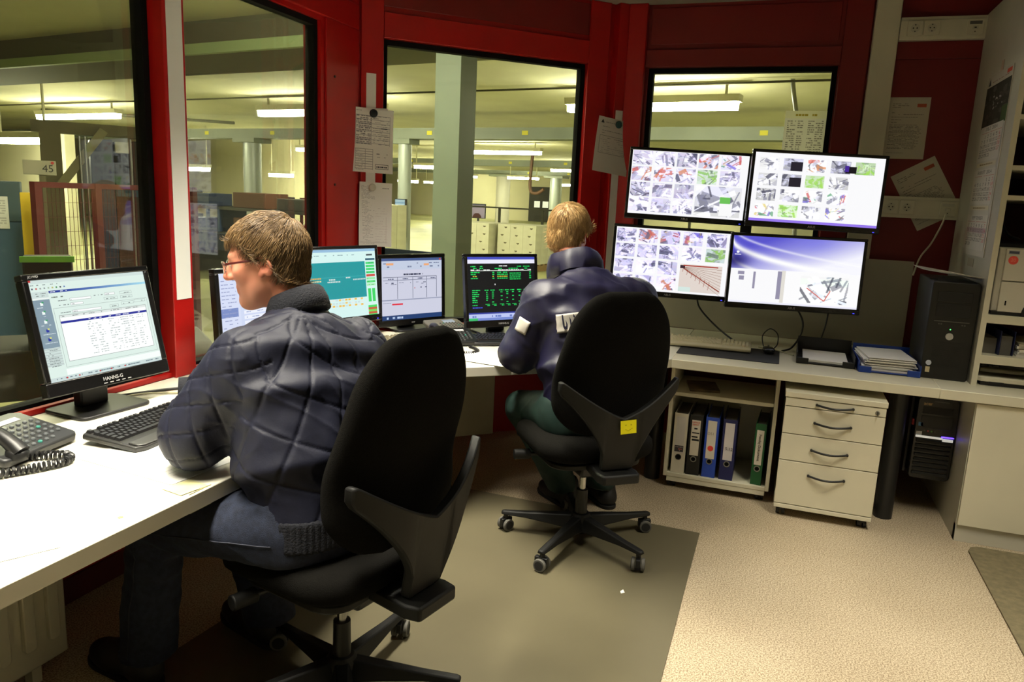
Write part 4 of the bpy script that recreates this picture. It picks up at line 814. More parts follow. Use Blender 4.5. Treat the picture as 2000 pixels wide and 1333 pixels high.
# ---- socket ducts
def duct(label, z):
    t = thing('socket_duct', label, 'cable duct', (.68, YC, z), 0); x0, x1 = -.205, .20
    MB().box(x0, x1, -.05, 0, -.058, .058).build('channel', DUCT, t, bevel=.003); MB().box(x0, x1, -.0515, -.05, -.043, .043).build('cover_strip', DUCT, t, bevel=.001)
    MB().box(x0, x1, -.0525, -.0515, .041, .043).build('cover_rim', CREAM2, t)
    ins = mat('socket_insert', (190, 186, 166), .5); hole = mat('socket_hole', (50, 46, 42), .7)
    for x in (-.135, -.055):
        f = MB().prism(rrect(.074, .076, .006, 3), 0, .008, Matrix.Translation((x, -.0515, 0)) @ Matrix.Rotation(R(90), 4, 'X')).build('socket', DUCT, t, bevel=.002)
        ri = MB().lathe([(.0215, .006), (.0215, .0095), (.019, .0095), (.019, .006)], 24, Matrix.Translation((x, -.0515, 0)) @ Matrix.Rotation(R(90), 4, 'X')).build('socket_ring', CREAM2, f, smooth=40)
        MB().cyl((x, -.058, 0), (x, -.0602, 0), .019, n=24).build('socket_well', ins, f)
        for s_ in (-1, 1): MB().cyl((x+s_*.009, -.060, 0), (x+s_*.009, -.0608, 0), .0036, n=10).build('socket_hole', hole, f); MB().box(x-.003, x+.003, -.0608, -.060, s_*.0165-.003, s_*.0165+.003).build('earth_clip', hole, f)
    f = MB().prism(rrect(.078, .080, .006, 3), 0, .008, Matrix.Translation((.145, -.0515, 0)) @ Matrix.Rotation(R(90), 4, 'X')).build('network_socket', DUCT, t, bevel=.002)
    MB().box(.117, .173, -.0612, -.0595, .012, .028).build('label_window', GREYRUB if z > 2 else CREAM2, f); MB().box(.132, .158, -.0612, -.0595, -.012, .004).build('jack', ins, f, bevel=.001); MB().box(.14, .15, -.0618, -.0612, -.008, -.001).build('jack_hole', hole, f); MB().cyl((.145, -.0595, -.024), (.145, -.0612, -.024), .003, n=8).build('screw', hole, f)
    if z < 2: MB().box(.137, .153, -.085, -.0612, -.016, .0).build('plug', DUCT, t, bevel=.002)
duct('white socket duct near the ceiling on the red back wall', 2.418); duct('white socket duct with a plugged network cable above the computer tower', 1.488)
# ================================================================== TALL SHELF AND CUPBOARD
SX0, SX1, SY0, SY1 = .877, 1.72, 3.85, YC-.03
t = thing('shelf_unit', 'tall cream shelf unit standing on the worktop with a printer inside', 'shelf', (SX0, SY0, .70), 0)
D = SY1-SY0; Wd = SX1-SX0
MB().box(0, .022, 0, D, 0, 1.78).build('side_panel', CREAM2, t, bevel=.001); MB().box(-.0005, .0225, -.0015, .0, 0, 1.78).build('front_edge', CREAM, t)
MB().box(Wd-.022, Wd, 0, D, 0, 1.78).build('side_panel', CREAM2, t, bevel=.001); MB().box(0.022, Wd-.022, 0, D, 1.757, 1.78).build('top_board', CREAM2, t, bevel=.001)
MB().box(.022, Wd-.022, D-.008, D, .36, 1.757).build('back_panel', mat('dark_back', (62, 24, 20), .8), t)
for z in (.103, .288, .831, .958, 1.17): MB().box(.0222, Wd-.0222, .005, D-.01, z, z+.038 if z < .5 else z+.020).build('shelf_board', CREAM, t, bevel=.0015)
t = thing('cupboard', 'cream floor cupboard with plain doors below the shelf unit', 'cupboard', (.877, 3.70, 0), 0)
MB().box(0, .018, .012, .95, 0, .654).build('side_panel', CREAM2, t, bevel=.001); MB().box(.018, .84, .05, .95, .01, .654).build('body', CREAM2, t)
MB().box(.002, .42, -.006, .012, .083, .650).build('door', CREAM, t, bevel=.0015); MB().box(.423, .84, -.006, .012, .083, .650).build('door', CREAM, t, bevel=.0015)
MB().box(.0, .84, .008, .05, 0, .080).build('plinth', CREAM2, t, bevel=.001)
# printer
t = thing('printer', 'off white laser printer with a round red sticker in the shelf unit', 'printer', (.915, 3.872, 1.0262), 0)
PRW = mat('printer_white', (212, 208, 192), .45)
MB().box(0, .40, .02, .42, .014, .30).build('body', PRW, t, bevel=.006); MB().box(.022, .40, 0, .02, .155, .296).build('front_door', PRW, t, bevel=.002); MB().box(.022, .40, 0, .02, .016, .150).build('paper_drawer', PRW, t, bevel=.002)
MB().box(.0, .40, .004, .42, 0, .014).build('base', BLACK, t); MB().box(.046, .052, -.001, .0, .045, .066).build('slot', GASKET, t); MB().cyl((.17, .004, .016), (.17, -.003, .016), .055, n=32).build('tray_grip', BLACK, t)
MB().box(.0, .40, .06, .40, .30, .315).build('output_tray', BLACKM, t, bevel=.003)
MB().box(.030, .072, -.0012, 0, .272, .288).build('name_badge', mat('badge_grey', (170, 172, 180), .3, .5), t); MB().box(.032, .070, -.0016, -.0012, .275, .285).build('name_plate', mat('badge_dark', (70, 74, 92), .4), t)
s_ = MB().cyl((.052, 0, .246), (.052, -.0012, .246), .019, n=28).build('red_sticker', mat('sticker_red', (232, 82, 70), .6), t); text_obj('sticker_text', '20', .02, mat('sticker_text', (244, 150, 130), .6), s_, (.052, -.0016, .246), (R(90), 0, 0))
# things on the lower shelves
t = thing('lever_file', 'dark blue lever file standing on the shelf below the printer', 'file', (1.005, 3.90, .8382), R(4)); MB().box(-.03, -.026, 0, .26, 0, .115).box(.026, .03, 0, .26, 0, .115).box(-.03, .03, .256, .26, 0, .115).build('cover', mat('file_blue', (26, 34, 76), .4), t, bevel=.002); MB().box(-.022, .022, .01, .25, .002, .09).build('paper_block', MATS['paper_dim'], t)
for i in range(5): tag(MB().box(-.15, .15, -.105, .105, 0, .0125, rotm((1.20, 4.0+.003*(i % 2), .8382+.0128*i), R(2*(i % 3)-2))).build('booklet', PAPER if i % 2 else PAPER2, bevel=.001), 'topmost white booklet of the stack below the printer' if i == 4 else 'lowest white booklet of the stack below the printer' if i == 0 else 'white booklet inside the stack below the printer', 'booklet', 'booklets stacked below the printer')
tag(MB().box(-.17, .17, -.12, .12, 0, .004, rotm((1.21, 4.0, .9035), R(4))).build('folder', mat('folder_grey', (150, 146, 120), .6)), 'thin grey folder on top of the stacked white booklets', 'folder')
tag(MB().box(-.035, .035, 0, .20, 0, .075, rotm((.936, 3.93, .8382), 0)).build('card_box', mat('card_grey', (96, 92, 84), .8), bevel=.002), 'grey card box in the corner of the shelf below the printer', 'box')
keyboard('spare dark keyboard stowed on the lowest board of the shelf unit', (1.135, 3.97, .752), 0, mat('kb_olive', (92, 88, 70), .5), mat('key_olive', (50, 48, 42), .5), False, tilt=R(2))
t = thing('flat_tray', 'flat white tray lying beneath the spare keyboard', 'tray', (1.13, 3.87, .7004), 0); MB().prism([(-.23, .02), (-.21, 0), (.45, 0), (.45, .22), (-.23, .22)], .018, .040).build('top', CREAM, t, bevel=.003); MB().box(-.21, .45, .01, .21, 0, .018).build('bottom', BLACK, t); MB().box(-.18, -.12, -.002, .02, .01, .020).build('grip', BLACK, t)
tag(MB().box(-.12, .12, -.1, .1, 0, .035, rotm((1.15, 4.0, 1.5512), 0)).build('paper_stack', PAPER, bevel=.002), 'white paper stack on the upper shelf of the shelf unit', 'paper')
tag(MB().box(-.16, .16, -.15, .15, 0, .075, rotm((1.08, 4.02, 1.8902-.0), 0)).build('archive_box', CREAM, bevel=.003), 'cream flat archive box on the highest visible shelf', 'box')
cable('black cable hanging at the back of the shelf above the printer', [(.97, 4.3, 1.50), (.965, 4.2, 1.45), (.985, 4.1, 1.38), (1.03, 4.1, 1.36), (1.05, 4.2, 1.352)], .006)
# calendar on the side of the shelf unit (faces -X)
def monthcv(name, first, days, red, hi=None):
    cv = CV(100, 74, (214, 208, 198)); cv.text(50-len(name)*3, 3, name, (70, 66, 66)); cv.scrib(6, 14, 96, (190, 110, 100), 1, .7); d = 1; c = first; r = 0
    while d <= days:
        col = (200, 60, 56) if c == 6 else (66, 62, 62); s = str(d); x = 10+c*13-(3 if d > 9 else 0)
        cv.text(x, 19+r*10, s, col); d += 1; c += 1
        if c > 6: c = 0; r += 1
    if hi is not None:
        y = 17+hi*10; a = cv.a[y:y+11, 4:98]; cv.a[y:y+11, 4:98] = a*.55+np.array([150, 110, 130])*.45
    return cv
t = thing('wall_calendar', 'four part wall calendar hanging on the side of the shelf unit', 'calendar', (.8765, 4.20, 1.70), R(-90))
cvp = CV(90, 66, (52, 48, 40)); rnp = random.Random(8)
for k in range(60): a, b_ = rnp.randint(0, 84), rnp.randint(16, 60); g = rnp.randint(40, 86); cvp.rect(a, b_, a+rnp.randint(3, 16), b_+rnp.randint(2, 8), (g, g-6, g-14))
for k in range(18): a, b_ = rnp.randint(28, 66), rnp.randint(24, 44); g = rnp.randint(140, 230); cvp.rect(a, b_, a+2, b_+2, (g, g-4, g-8))
cvp.rect(70, 46, 90, 66, (70, 90, 50)); cvp.rect(0, 0, 90, 14, (190, 184, 172)); cvp.rect(70, 3, 87, 8, (206, 80, 60)); cvp.scrib(20, 9, 84, (150, 110, 100), 1, .7); [cvp.rect(8-k//2, 3+k, 10+k//2, 4+k, (60, 60, 64)) for k in range(9)]
link('picture_sheet', canvas_mesh(cvp, .44, .245), PRINT, t).location = (0, -.004, .30)
MB().box(-.22, .22, -.0035, -.0005, -.43, .42).build('backing_card', mat('card_white', (206, 200, 188), .8), t)
for nm, fi, dy, z, hi in (('JULI 2014', 1, 31, .10, None), ('AUGUST 2014', 4, 31, -.105, None), ('SEPTEMBER', 0, 30, -.32, 1)): link('month_sheet', canvas_mesh(monthcv(nm, fi, dy, True, hi), .405, .165), PRINT, t).location = (0, -.0055, z)
cvs = CV(60, 6, (216, 206, 180)); cvs.scrib(10, 2, 50, (150, 130, 90), 2, .9)
for z in (.0, -.205): link('footer_strip', canvas_mesh(cvs, .36, .02), PRINT, t).location = (0, -.0056, z)
MB().box(-.02, .02, -.002, -.0003, .41, .47).build('hanging_tape', mat('tape_pink', (196, 168, 150), .5), t)
tag(MB().box(-.06, .06, -.0012, -.0003, -.02, .02, rotm((.8765, 4.22, 1.235), R(-90))).build('wall_label', mat('label_tan', (170, 160, 140), .6)), 'small tan label on the side of the shelf unit below the calendar', 'label')
# ================================================================== SWIVEL CHAIRS
def make_chair(label, loc, az, base_rot, note=False):
    t = thing('swivel_chair', label, 'chair', loc, -az)          # sitter faces local +Y
    br = base_rot
    # backrest: narrow rounded top, widest in the lower third
    zs = np.linspace(0, 1, 40); right = []
    def hw(s):   # half width over height 0..1
        return .240*(1-.30*max(0, (s-.40)/.60)**1.5)*(1-.16*max(0, (.25-s)/.25)**2)
    z0, z1 = .545, 1.118; rc = .15
    for s in zs:
        z = z0+(z1-z0)*s; e = min((z-z0)/.13, (z1-z)/rc, 1); right.append((hw(s)*(1-(1-math.sqrt(max(0, 1-(1-e)**2)))*.55), z))
    outline = right+[(-x, z) for x, z in right[::-1]]
    def back_y(x, z): return -.245-.10*(z-.76)+.55*x*x*(1 if z < .95 else 1)-.03*math.exp(-((z-.74)/.12)**2)*-1
    link('backrest', pillow(outline, .085, back_y, 3.0), FABRIC, t, 60)
    so = rrect(.50, .50, .13, 8); me = pillow(so, .12, lambda x, y: .012-.02*(max(0, y-.08)/.15)**2+.03*(x/.24)**4*0, 3.2)
    me.transform(Matrix.Translation((0, .03, .452)) @ Matrix(((1, 0, 0, 0), (0, 0, 1, 0), (0, 1, 0, 0), (0, 0, 0, 1)))); bm = bmesh.new(); bm.from_mesh(me); bmesh.ops.recalc_face_normals(bm, faces=bm.faces); bm.to_mesh(me); bm.free()
    link('seat', me, FABRIC, t, 60)
    MB().prism(rrect(.40, .38, .08, 6), .385, .41, Matrix.Translation((0, .02, 0))).build('seat_pan', CPLAST, t, bevel=.006)
    # Y shaped back bracket
    N = 48; mb = MB(); vs = []; fs = []
    for i in range(N+1):
        x = -.25+.5*i/N; a = abs(x); k = a/.25
        top = .645+.135*k**1.25+.012*k; bot = .43 if a < .066 else min(top-.052, .46+.275*((a-.066)/.184)**.62)
        if a > .236: top -= .012*((a-.236)/.014)**2; bot += .01*((a-.236)/.014)**2
        yb = -.318+.95*max(0, a-.05)**1.75*1.0
        for zz in (bot, top):
            sl = -.05*(zz-.6) if zz > .6 else .035*((.6-zz)/.17)**2
            vs.append((x, yb+sl-.016, zz)); vs.append((x, yb+sl+.014, zz))
    for i in range(N):
        b = i*4; c = b+4; fs += [(b, b+2, c+2, c), (b+1, c+1, c+3, b+3), (b+2, b+3, c+3, c+2), (b, c, c+1, b+1)]
    fs += [(0, 1, 3, 2), (N*4, N*4+2, N*4+3, N*4+1)]
    bkt = mb.add(vs, fs).build('back_bracket', CPLAST, t, 35, bevel=.006)
    for s_ in (-1, 1): MB().cyl((s_*.215, -.268, .735), (s_*.215, -.285, .735), .008, n=12).build('bracket_screw', BLACKG, bkt, smooth=40)
    MB().prism([(-.075, -.345), (.075, -.345), (.085, -.30), (.06, -.08), (-.06, -.08), (-.085, -.30)], .385, .425).build('back_arm', CPLAST, t, bevel=.008)
    MB().box(-.07, .07, -.13, .13, .335, .39).build('mechanism', BLACK, t, bevel=.01)
    MB().cyl((-.06, .10, .36), (-.20, .12, .365), .009, n=10).build('lever', BLACK, t, smooth=40); MB().cyl((-.20, .12, .365), (-.27, .13, .365), .022, n=16).build('lever_knob', CPLAST, t, smooth=40, bevel=.004)
    MB().cyl((0, 0, .22), (0, 0, .345), .014, n=18).build('gas_lift', CHROME, t, smooth=40); MB().cyl((0, 0, .09), (0, 0, .235), .0265, .0245, n=20).build('column_sleeve', BLACK, t, smooth=40)
    MB().lathe([(.035, .045), (.045, .06), (.046, .115), (.036, .13), (.025, .132)], 24).build('hub', CPLAST, t, smooth=45)
    for i in range(5):
        a = br+2*PI*i/5; c_, s2 = math.cos(a), math.sin(a); Mx = Matrix.Rotation(a, 4, 'Z')
        vs = []
        for d, hw2, za, zb in ((.02, .034, .058, .122), (.12, .027, .066, .112), (.24, .021, .074, .098), (.335, .019, .074, .090), (.348, .013, .074, .088)):
            vs += [(d, -hw2, za), (d, hw2, za), (d, hw2*.62, zb), (d, -hw2*.62, zb)]
        fs = [(3, 2, 1, 0), (16, 17, 18, 19)]
        for k in range(4):
            b = k*4
            for j in range(4): fs.append((b+j, b+(j+1) % 4, b+4+(j+1) % 4, b+4+j))
        m_ = MB(); m_.add([Mx @ Vector(v) for v in vs], fs); leg = m_.build('base_leg', CPLAST, t, 35, bevel=.005)
        ct = MB(); P = Mx @ Vector((.328, 0, 0)); ang = a+R(70+37*i)
        Mc = Matrix.Translation(P) @ Matrix.Rotation(ang, 4, 'Z')
        cs = MB().cyl(Mc @ Vector((0, 0, .05)), Mc @ Vector((0, 0, .078)), .010, n=10); cs.box(-.010, .010, -.026, .03, .022, .056, Mc); cs.build('castor_fork', BLACK, t, bevel=.003)
        for s_ in (-1, 1):
            w_ = MB().cyl(Mc @ Vector((s_*.012, 0, .0272)), Mc @ Vector((s_*.027, 0, .0272)), .027, n=22).build('castor_wheel', GREYRUB, t, smooth=40, bevel=.003)
            MB().cyl(Mc @ Vector((s_*.0272, 0, .0272)), Mc @ Vector((s_*.0285, 0, .0272)), .019, n=18).build('wheel_cap', BLACKM, w_, smooth=40)
    if note:
        nm = CV(24, 20, (236, 226, 20)); nm.rect(7, 6, 9, 8, (190, 176, 10)); nm.rect(15, 6, 17, 8, (190, 176, 10)); nm.line(7, 13, 11, 15, (190, 176, 10)); nm.line(11, 15, 17, 12, (190, 176, 10))
        me = canvas_mesh(nm, .066, .052); o = link('sticky_note', me, PRINT, None); o.parent = t; o.matrix_local = Matrix.Translation((.012, -.3415, .615)) @ Matrix.Rotation(R(-3), 4, 'Y') @ Matrix.Rotation(R(-3), 4, 'X')
    return t
make_chair('black swivel chair under the man in the quilted jacket', (-1.07, 1.70, .0055), R(-77), R(-62))
make_chair('black swivel chair with a yellow note on its back bracket', (-.69, 2.97, .0055), R(-38.5), R(3.5), note=True)
# ================================================================== PEOPLE (signed distance fields meshed with surface nets)
def grid(lo, hi, h):
    lo = np.array(lo, float); n = np.ceil((np.array(hi)-lo)/h).astype(int)+1
    ax = [(lo[i]+h*np.arange(n[i])).astype(np.float32) for i in range(3)]
    return np.meshgrid(*ax, indexing='ij', sparse=True), lo, n
def g_seg(P, a, b, r1, r2):
    a = np.array(a, float); b = np.array(b, float); d = b-a; L = d@d
    px, py, pz = P[0]-a[0], P[1]-a[1], P[2]-a[2]; t = np.clip((px*d[0]+py*d[1]+pz*d[2])/L, 0, 1)
    return np.sqrt((px-t*d[0])**2+(py-t*d[1])**2+(pz-t*d[2])**2)-(r1+(r2-r1)*t)
def g_ell(P, c, r, Rm=None):
    q = [P[i]-c[i] for i in range(3)]
    if Rm is not None: q = [q[0]*Rm[0][k]+q[1]*Rm[1][k]+q[2]*Rm[2][k] for k in range(3)]
    k0 = np.sqrt((q[0]/r[0])**2+(q[1]/r[1])**2+(q[2]/r[2])**2); k1 = np.sqrt((q[0]/r[0]**2)**2+(q[1]/r[1]**2)**2+(q[2]/r[2]**2)**2)+1e-9
    return k0*(k0-1)/k1
def g_loft(P, secs, ex, k=.02):
    """secs: (centre, half width along ex, half depth)"""
    D = None; ex = np.array(ex, float); ex /= np.linalg.norm(ex)
    for (c1, a1, b1), (c2, a2, b2) in zip(secs, secs[1:]):
        c1 = np.array(c1, float); c2 = np.array(c2, float); d = c2-c1; L = np.linalg.norm(d); d = d/L; ex_ = ex-d*(ex@d); ex_ /= np.linalg.norm(ex_); ey = np.cross(d, ex_)
        p = [P[i]-c1[i] for i in range(3)]; s = p[0]*d[0]+p[1]*d[1]+p[2]*d[2]; t = np.clip(s/L, 0, 1); w = s-t*L
        u = p[0]*ex_[0]+p[1]*ex_[1]+p[2]*ex_[2]; v = p[0]*ey[0]+p[1]*ey[1]+p[2]*ey[2]; a = a1+(a2-a1)*t; b = b1+(b2-b1)*t
        kk = (np.abs(u/a)**2.4+np.abs(v/b)**2.4)**(1/2.4); dd = np.sqrt(np.maximum(0, (kk-1)*np.minimum(a, b))**2+w**2)+np.minimum(0, (kk-1)*np.minimum(a, b))
        D = dd if D is None else smin(D, dd, k)
    return D
def smin(a, b, k):
    h = np.maximum(k-np.abs(a-b), 0)/k; return np.minimum(a, b)-h*h*k*.25
def smax(a, b, k): return -smin(-a, -b, k)
def nets(F, lo, h):
    F = np.asarray(F, np.float32); nx, ny, nz = F.shape; S = F < 0
    cnt = np.zeros((nx-1, ny-1, nz-1), np.int8); pos = np.zeros((nx-1, ny-1, nz-1, 3), np.float32); wt = np.zeros((nx-1, ny-1, nz-1), np.float32)
    sl = lambda i, n: slice(i, n-1+i)
    corners = {(i, j, k): F[sl(i, nx), sl(j, ny), sl(k, nz)] for i in (0, 1) for j in (0, 1) for k in (0, 1)}
    for c in corners: cnt += (corners[c] < 0)
    act = (cnt > 0) & (cnt < 8)
    ids = np.full(act.shape, -1, np.int64); A = np.argwhere(act); ids[act] = np.arange(len(A))
    vals = {c: corners[c][act] for c in corners}; acc = np.zeros((len(A), 3)); w = np.zeros(len(A))
    for c in corners:
        for ax in range(3):
            if c[ax] == 0:
                e = list(c); e[ax] = 1; a = vals[c]; b = vals[tuple(e)]; m = (a < 0) != (b < 0); t = np.where(m, a/np.where(m, a-b, 1), 0)
                p = np.tile(np.array(c, float), (len(A), 1)); p[:, ax] = t; acc[m] += p[m]; w[m] += 1
    V = (A+acc/w[:, None])*h+lo; faces = []
    for ax in range(3):
        b, c = (ax+1) % 3, (ax+2) % 3
        s0 = [slice(None)]*3; s1 = [slice(None)]*3; s0[ax] = slice(0, -1); s1[ax] = slice(1, None)
        e = S[tuple(s0)] != S[tuple(s1)]; I = np.argwhere(e); n = F.shape
        I = I[(I[:, b] > 0) & (I[:, c] > 0) & (I[:, b] < n[b]-1) & (I[:, c] < n[c]-1)]
        if not len(I): continue
        ins = S[I[:, 0], I[:, 1], I[:, 2]]
        def cell(db, dc):
            J = I.copy(); J[:, b] += db; J[:, c] += dc; return ids[J[:, 0], J[:, 1], J[:, 2]]
        q = np.stack([cell(-1, -1), cell(0, -1), cell(0, 0), cell(-1, 0)], 1); q[~ins] = q[~ins][:, ::-1]; faces.append(q)
    Fq = np.concatenate(faces); return V, Fq[(Fq >= 0).all(1)]
def np_mesh(name, V, Fq, cols=None):
    me = bpy.data.meshes.new(name); me.from_pydata(V.tolist(), [], Fq.tolist()); me.update()
    if cols is not None:
        at = me.attributes.new('print', 'FLOAT_COLOR', 'POINT'); c = np.ones((len(V), 4), np.float32); c[:, :3] = cols; at.data.foreach_set('color', c.ravel())
    return me
def vnormals(V, Fq):
    n = np.cross(V[Fq[:, 2]]-V[Fq[:, 0]], V[Fq[:, 3]]-V[Fq[:, 1]]); N = np.zeros_like(V)
    for k in range(4): np.add.at(N, Fq[:, k], n)
    return N/(np.linalg.norm(N, axis=1, keepdims=True)+1e-12)
def relax(V, Fq, it=2, f=.5):
    for _ in range(it):
        S_ = np.zeros_like(V); C = np.zeros(len(V))
        for k in range(4):
            j = Fq[:, (k+1) % 4]; i = Fq[:, k]; np.add.at(S_, i, V[j]); np.add.at(C, i, 1); np.add.at(S_, j, V[i]); np.add.at(C, j, 1)
        V = V*(1-f)+f*S_/C[:, None]
    return V
def nz(V, s, off=0): return np.array([mnoise.noise(Vector((float(a), float(b), float(c)))) for a, b, c in V*np.array(s)+off])
def smesh(name, V, Fq, m, parent, root, cols=None):
    me = np_mesh(name, V-np.array(root), Fq, cols); return link(name, me, m, parent, 180)
SKIN = attr_mat('skin', .5, 0, .4)
_b = SKIN.node_tree.nodes['Principled BSDF']; _b.inputs['Subsurface Weight'].default_value = .12; _b.inputs['Subsurface Radius'].default_value = (.012, .004, .002); _b.inputs['Subsurface Scale'].default_value = 1
def basis(az, pitch=0, roll=0):
    """columns: right, forward, up of a figure facing azimuth az, nodding down by pitch, leaning to its right by roll"""
    return np.array((Matrix.Rotation(-az, 3, 'Z') @ Matrix.Rotation(-pitch, 3, 'X') @ Matrix.Rotation(roll, 3, 'Y')))
def head_sdf(P, neck_to):
    D = g_ell(P, (0, -.014, .030), (.077, .098, .090)); D = smin(D, g_ell(P, (0, .026, -.040), (.061, .064, .082)), .04)
    for s in (-1, 1): D = smin(D, g_seg(P, (s*.048, .0, -.052), (s*.014, .062, -.100), .020, .018), .03); D = smin(D, g_ell(P, (s*.040, .062, -.018), (.022, .020, .022)), .02)
    D = smin(D, g_ell(P, (0, .074, -.100), (.018, .015, .016)), .022); D = smin(D, g_seg(P, (-.036, .077, .026), (.036, .077, .026), .011, .011), .022)
    for s in (-1, 1): D = smax(D, -g_ell(P, (s*.032, .103, .006), (.017, .016, .012)), .012); D = smin(D, g_ell(P, (s*.031, .078, .006), (.0125, .0125, .0115)), .003)
    D = smin(D, g_seg(P, (0, .086, .020), (0, .110, -.024), .0075, .0125), .012)
    for s in (-1, 1): D = smin(D, g_ell(P, (s*.011, .099, -.028), (.008, .010, .008)), .008)
    D = smin(D, g_seg(P, (-.018, .083, -.057), (.018, .083, -.057), .0062, .0062), .008); D = smin(D, g_seg(P, (-.016, .082, -.069), (.016, .082, -.069), .0075, .0075), .008)
    D = smax(D, -g_seg(P, (-.024, .093, -.0630), (.024, .093, -.0630), .0022, .0022), .004)
    for s in (-1, 1):
        c, q = math.cos(.30), math.sin(.30); Rm = np.array([[1, 0, 0], [0, c, s*0], [0, 0, 1]]); Rm = np.array(Matrix.Rotation(R(-14), 3, 'X') @ Matrix.Rotation(s*R(22), 3, 'Z'))
        E = g_ell(P, (s*.082, -.012, -.004), (.0085, .020, .033), Rm); E = smax(E, -g_ell(P, (s*.089, -.008, -.001), (.0065, .012, .021), Rm), .006); E = smin(E, g_ell(P, (s*.080, .004, -.028), (.006, .008, .010)), .008); D = smin(D, E, .006)
    return smin(D, g_seg(P, (0, -.028, -.055), neck_to, .055, .060), .03)
def make_head(center, B, neckw, skin, lips, h=.0034):
    """neckw: world point of the neck root; returns world verts, faces, colours and local verts"""
    nl = B.T @ (np.array(neckw)-np.array(center)); lo = np.minimum((-.105, -.125, -.13), nl-.075); hi = np.maximum((.105, .135, .13), nl+.075)
    P, l0, n = grid(lo, hi, h); F = head_sdf(P, nl); V, Q = nets(F, l0, h); V = relax(V, Q, 1, .4)
    c = np.tile(lin(skin), (len(V), 1)); x, y, z = V.T
    def mix(m, col, a=1.0):
        m = np.clip(m, 0, 1)[:, None]*a; c[:] = c*(1-m)+lin(col)*m
    mix(np.exp(-((np.abs(x)-.045)/.02)**2-((z+.025)/.025)**2)*(y > .03), (214, 120, 96), .45); mix(np.exp(-((y-.11)/.014)**2-((z+.022)/.014)**2), (216, 122, 100), .6); mix((np.abs(x) > .076)*np.exp(-((z)/.04)**2), (206, 110, 88), .5)
    mix(np.exp(-(x/.022)**2-((z+.063)/.010)**2)*(y > .072), lips, .8)
    bd = np.exp(-((z+.085)/.03)**2)*(y > -.01); mix(bd, (150, 112, 92), .35)
    for s in (-1, 1):
        r_ = np.sqrt((x-s*.031)**2+(z-.006)**2); mix(((r_ < .0105) & (y > .080) & (np.abs(z-.006) < .0065))*1., (226, 220, 212)); mix(((r_ < .0052) & (y > .084))*1., (58, 66, 70)); mix(np.exp(-((z-.027)/.005)**2-((x-s*.034)/.02)**2)*(y > .06), (120, 92, 64), .8)
    return V @ B.T+np.array(center), Q, c, V
def make_hand(wrist, fdir, palm_n, side, curl=.9, h=.0042):
    """five separate fingers; side=+1 thumb on the +lat side"""
    f_ = np.array(fdir, float); f_ /= np.linalg.norm(f_); n_ = np.array(palm_n, float); n_ -= f_*(n_@f_); n_ /= np.linalg.norm(n_); l_ = np.cross(n_, f_)*side
    w = np.array(wrist, float); P, l0, n = grid(w-.20, w+.20, h); D = g_seg(P, w-f_*.03, w+f_*.03, .026, .027)
    for o in (-.028, -.010, .009, .027): D = smin(D, g_seg(P, w+f_*.015+l_*o*.7, w+f_*.088+l_*o, .015, .0115), .014)
    for i, (o, L) in enumerate(((-.031, .060), (-.0105, .076), (.0105, .082), (.031, .072))):
        o = -o; p = w+f_*.088+l_*o; a = 0; d = f_
        for k, fr in enumerate((.45, .30, .25)):
            a += curl*(.45+.1*k); d = f_*math.cos(a)+n_*math.sin(a); q = p+d*L*fr; D = smin(D, g_seg(P, p, q, .0092-.0008*k, .0086-.0008*k), .003); p = q
    p = w+f_*.025+l_*.024; q = p+f_*.030+l_*.030+n_*.012; D = smin(D, g_seg(P, p, q, .0145, .0115), .012); q2 = q+f_*.034+l_*.008+n_*.016; D = smin(D, g_seg(P, q, q2, .0108, .0085), .004)
    V, Q = nets(D, l0, h); return relax(V, Q, 1, .3), Q
def join(parts):
    V = []; Q = []; C = []; n = 0
    for v, q, c in parts: V.append(v); Q.append(q+n); C.append(c); n += len(v)
    return np.concatenate(V), np.concatenate(Q), np.concatenate(C)
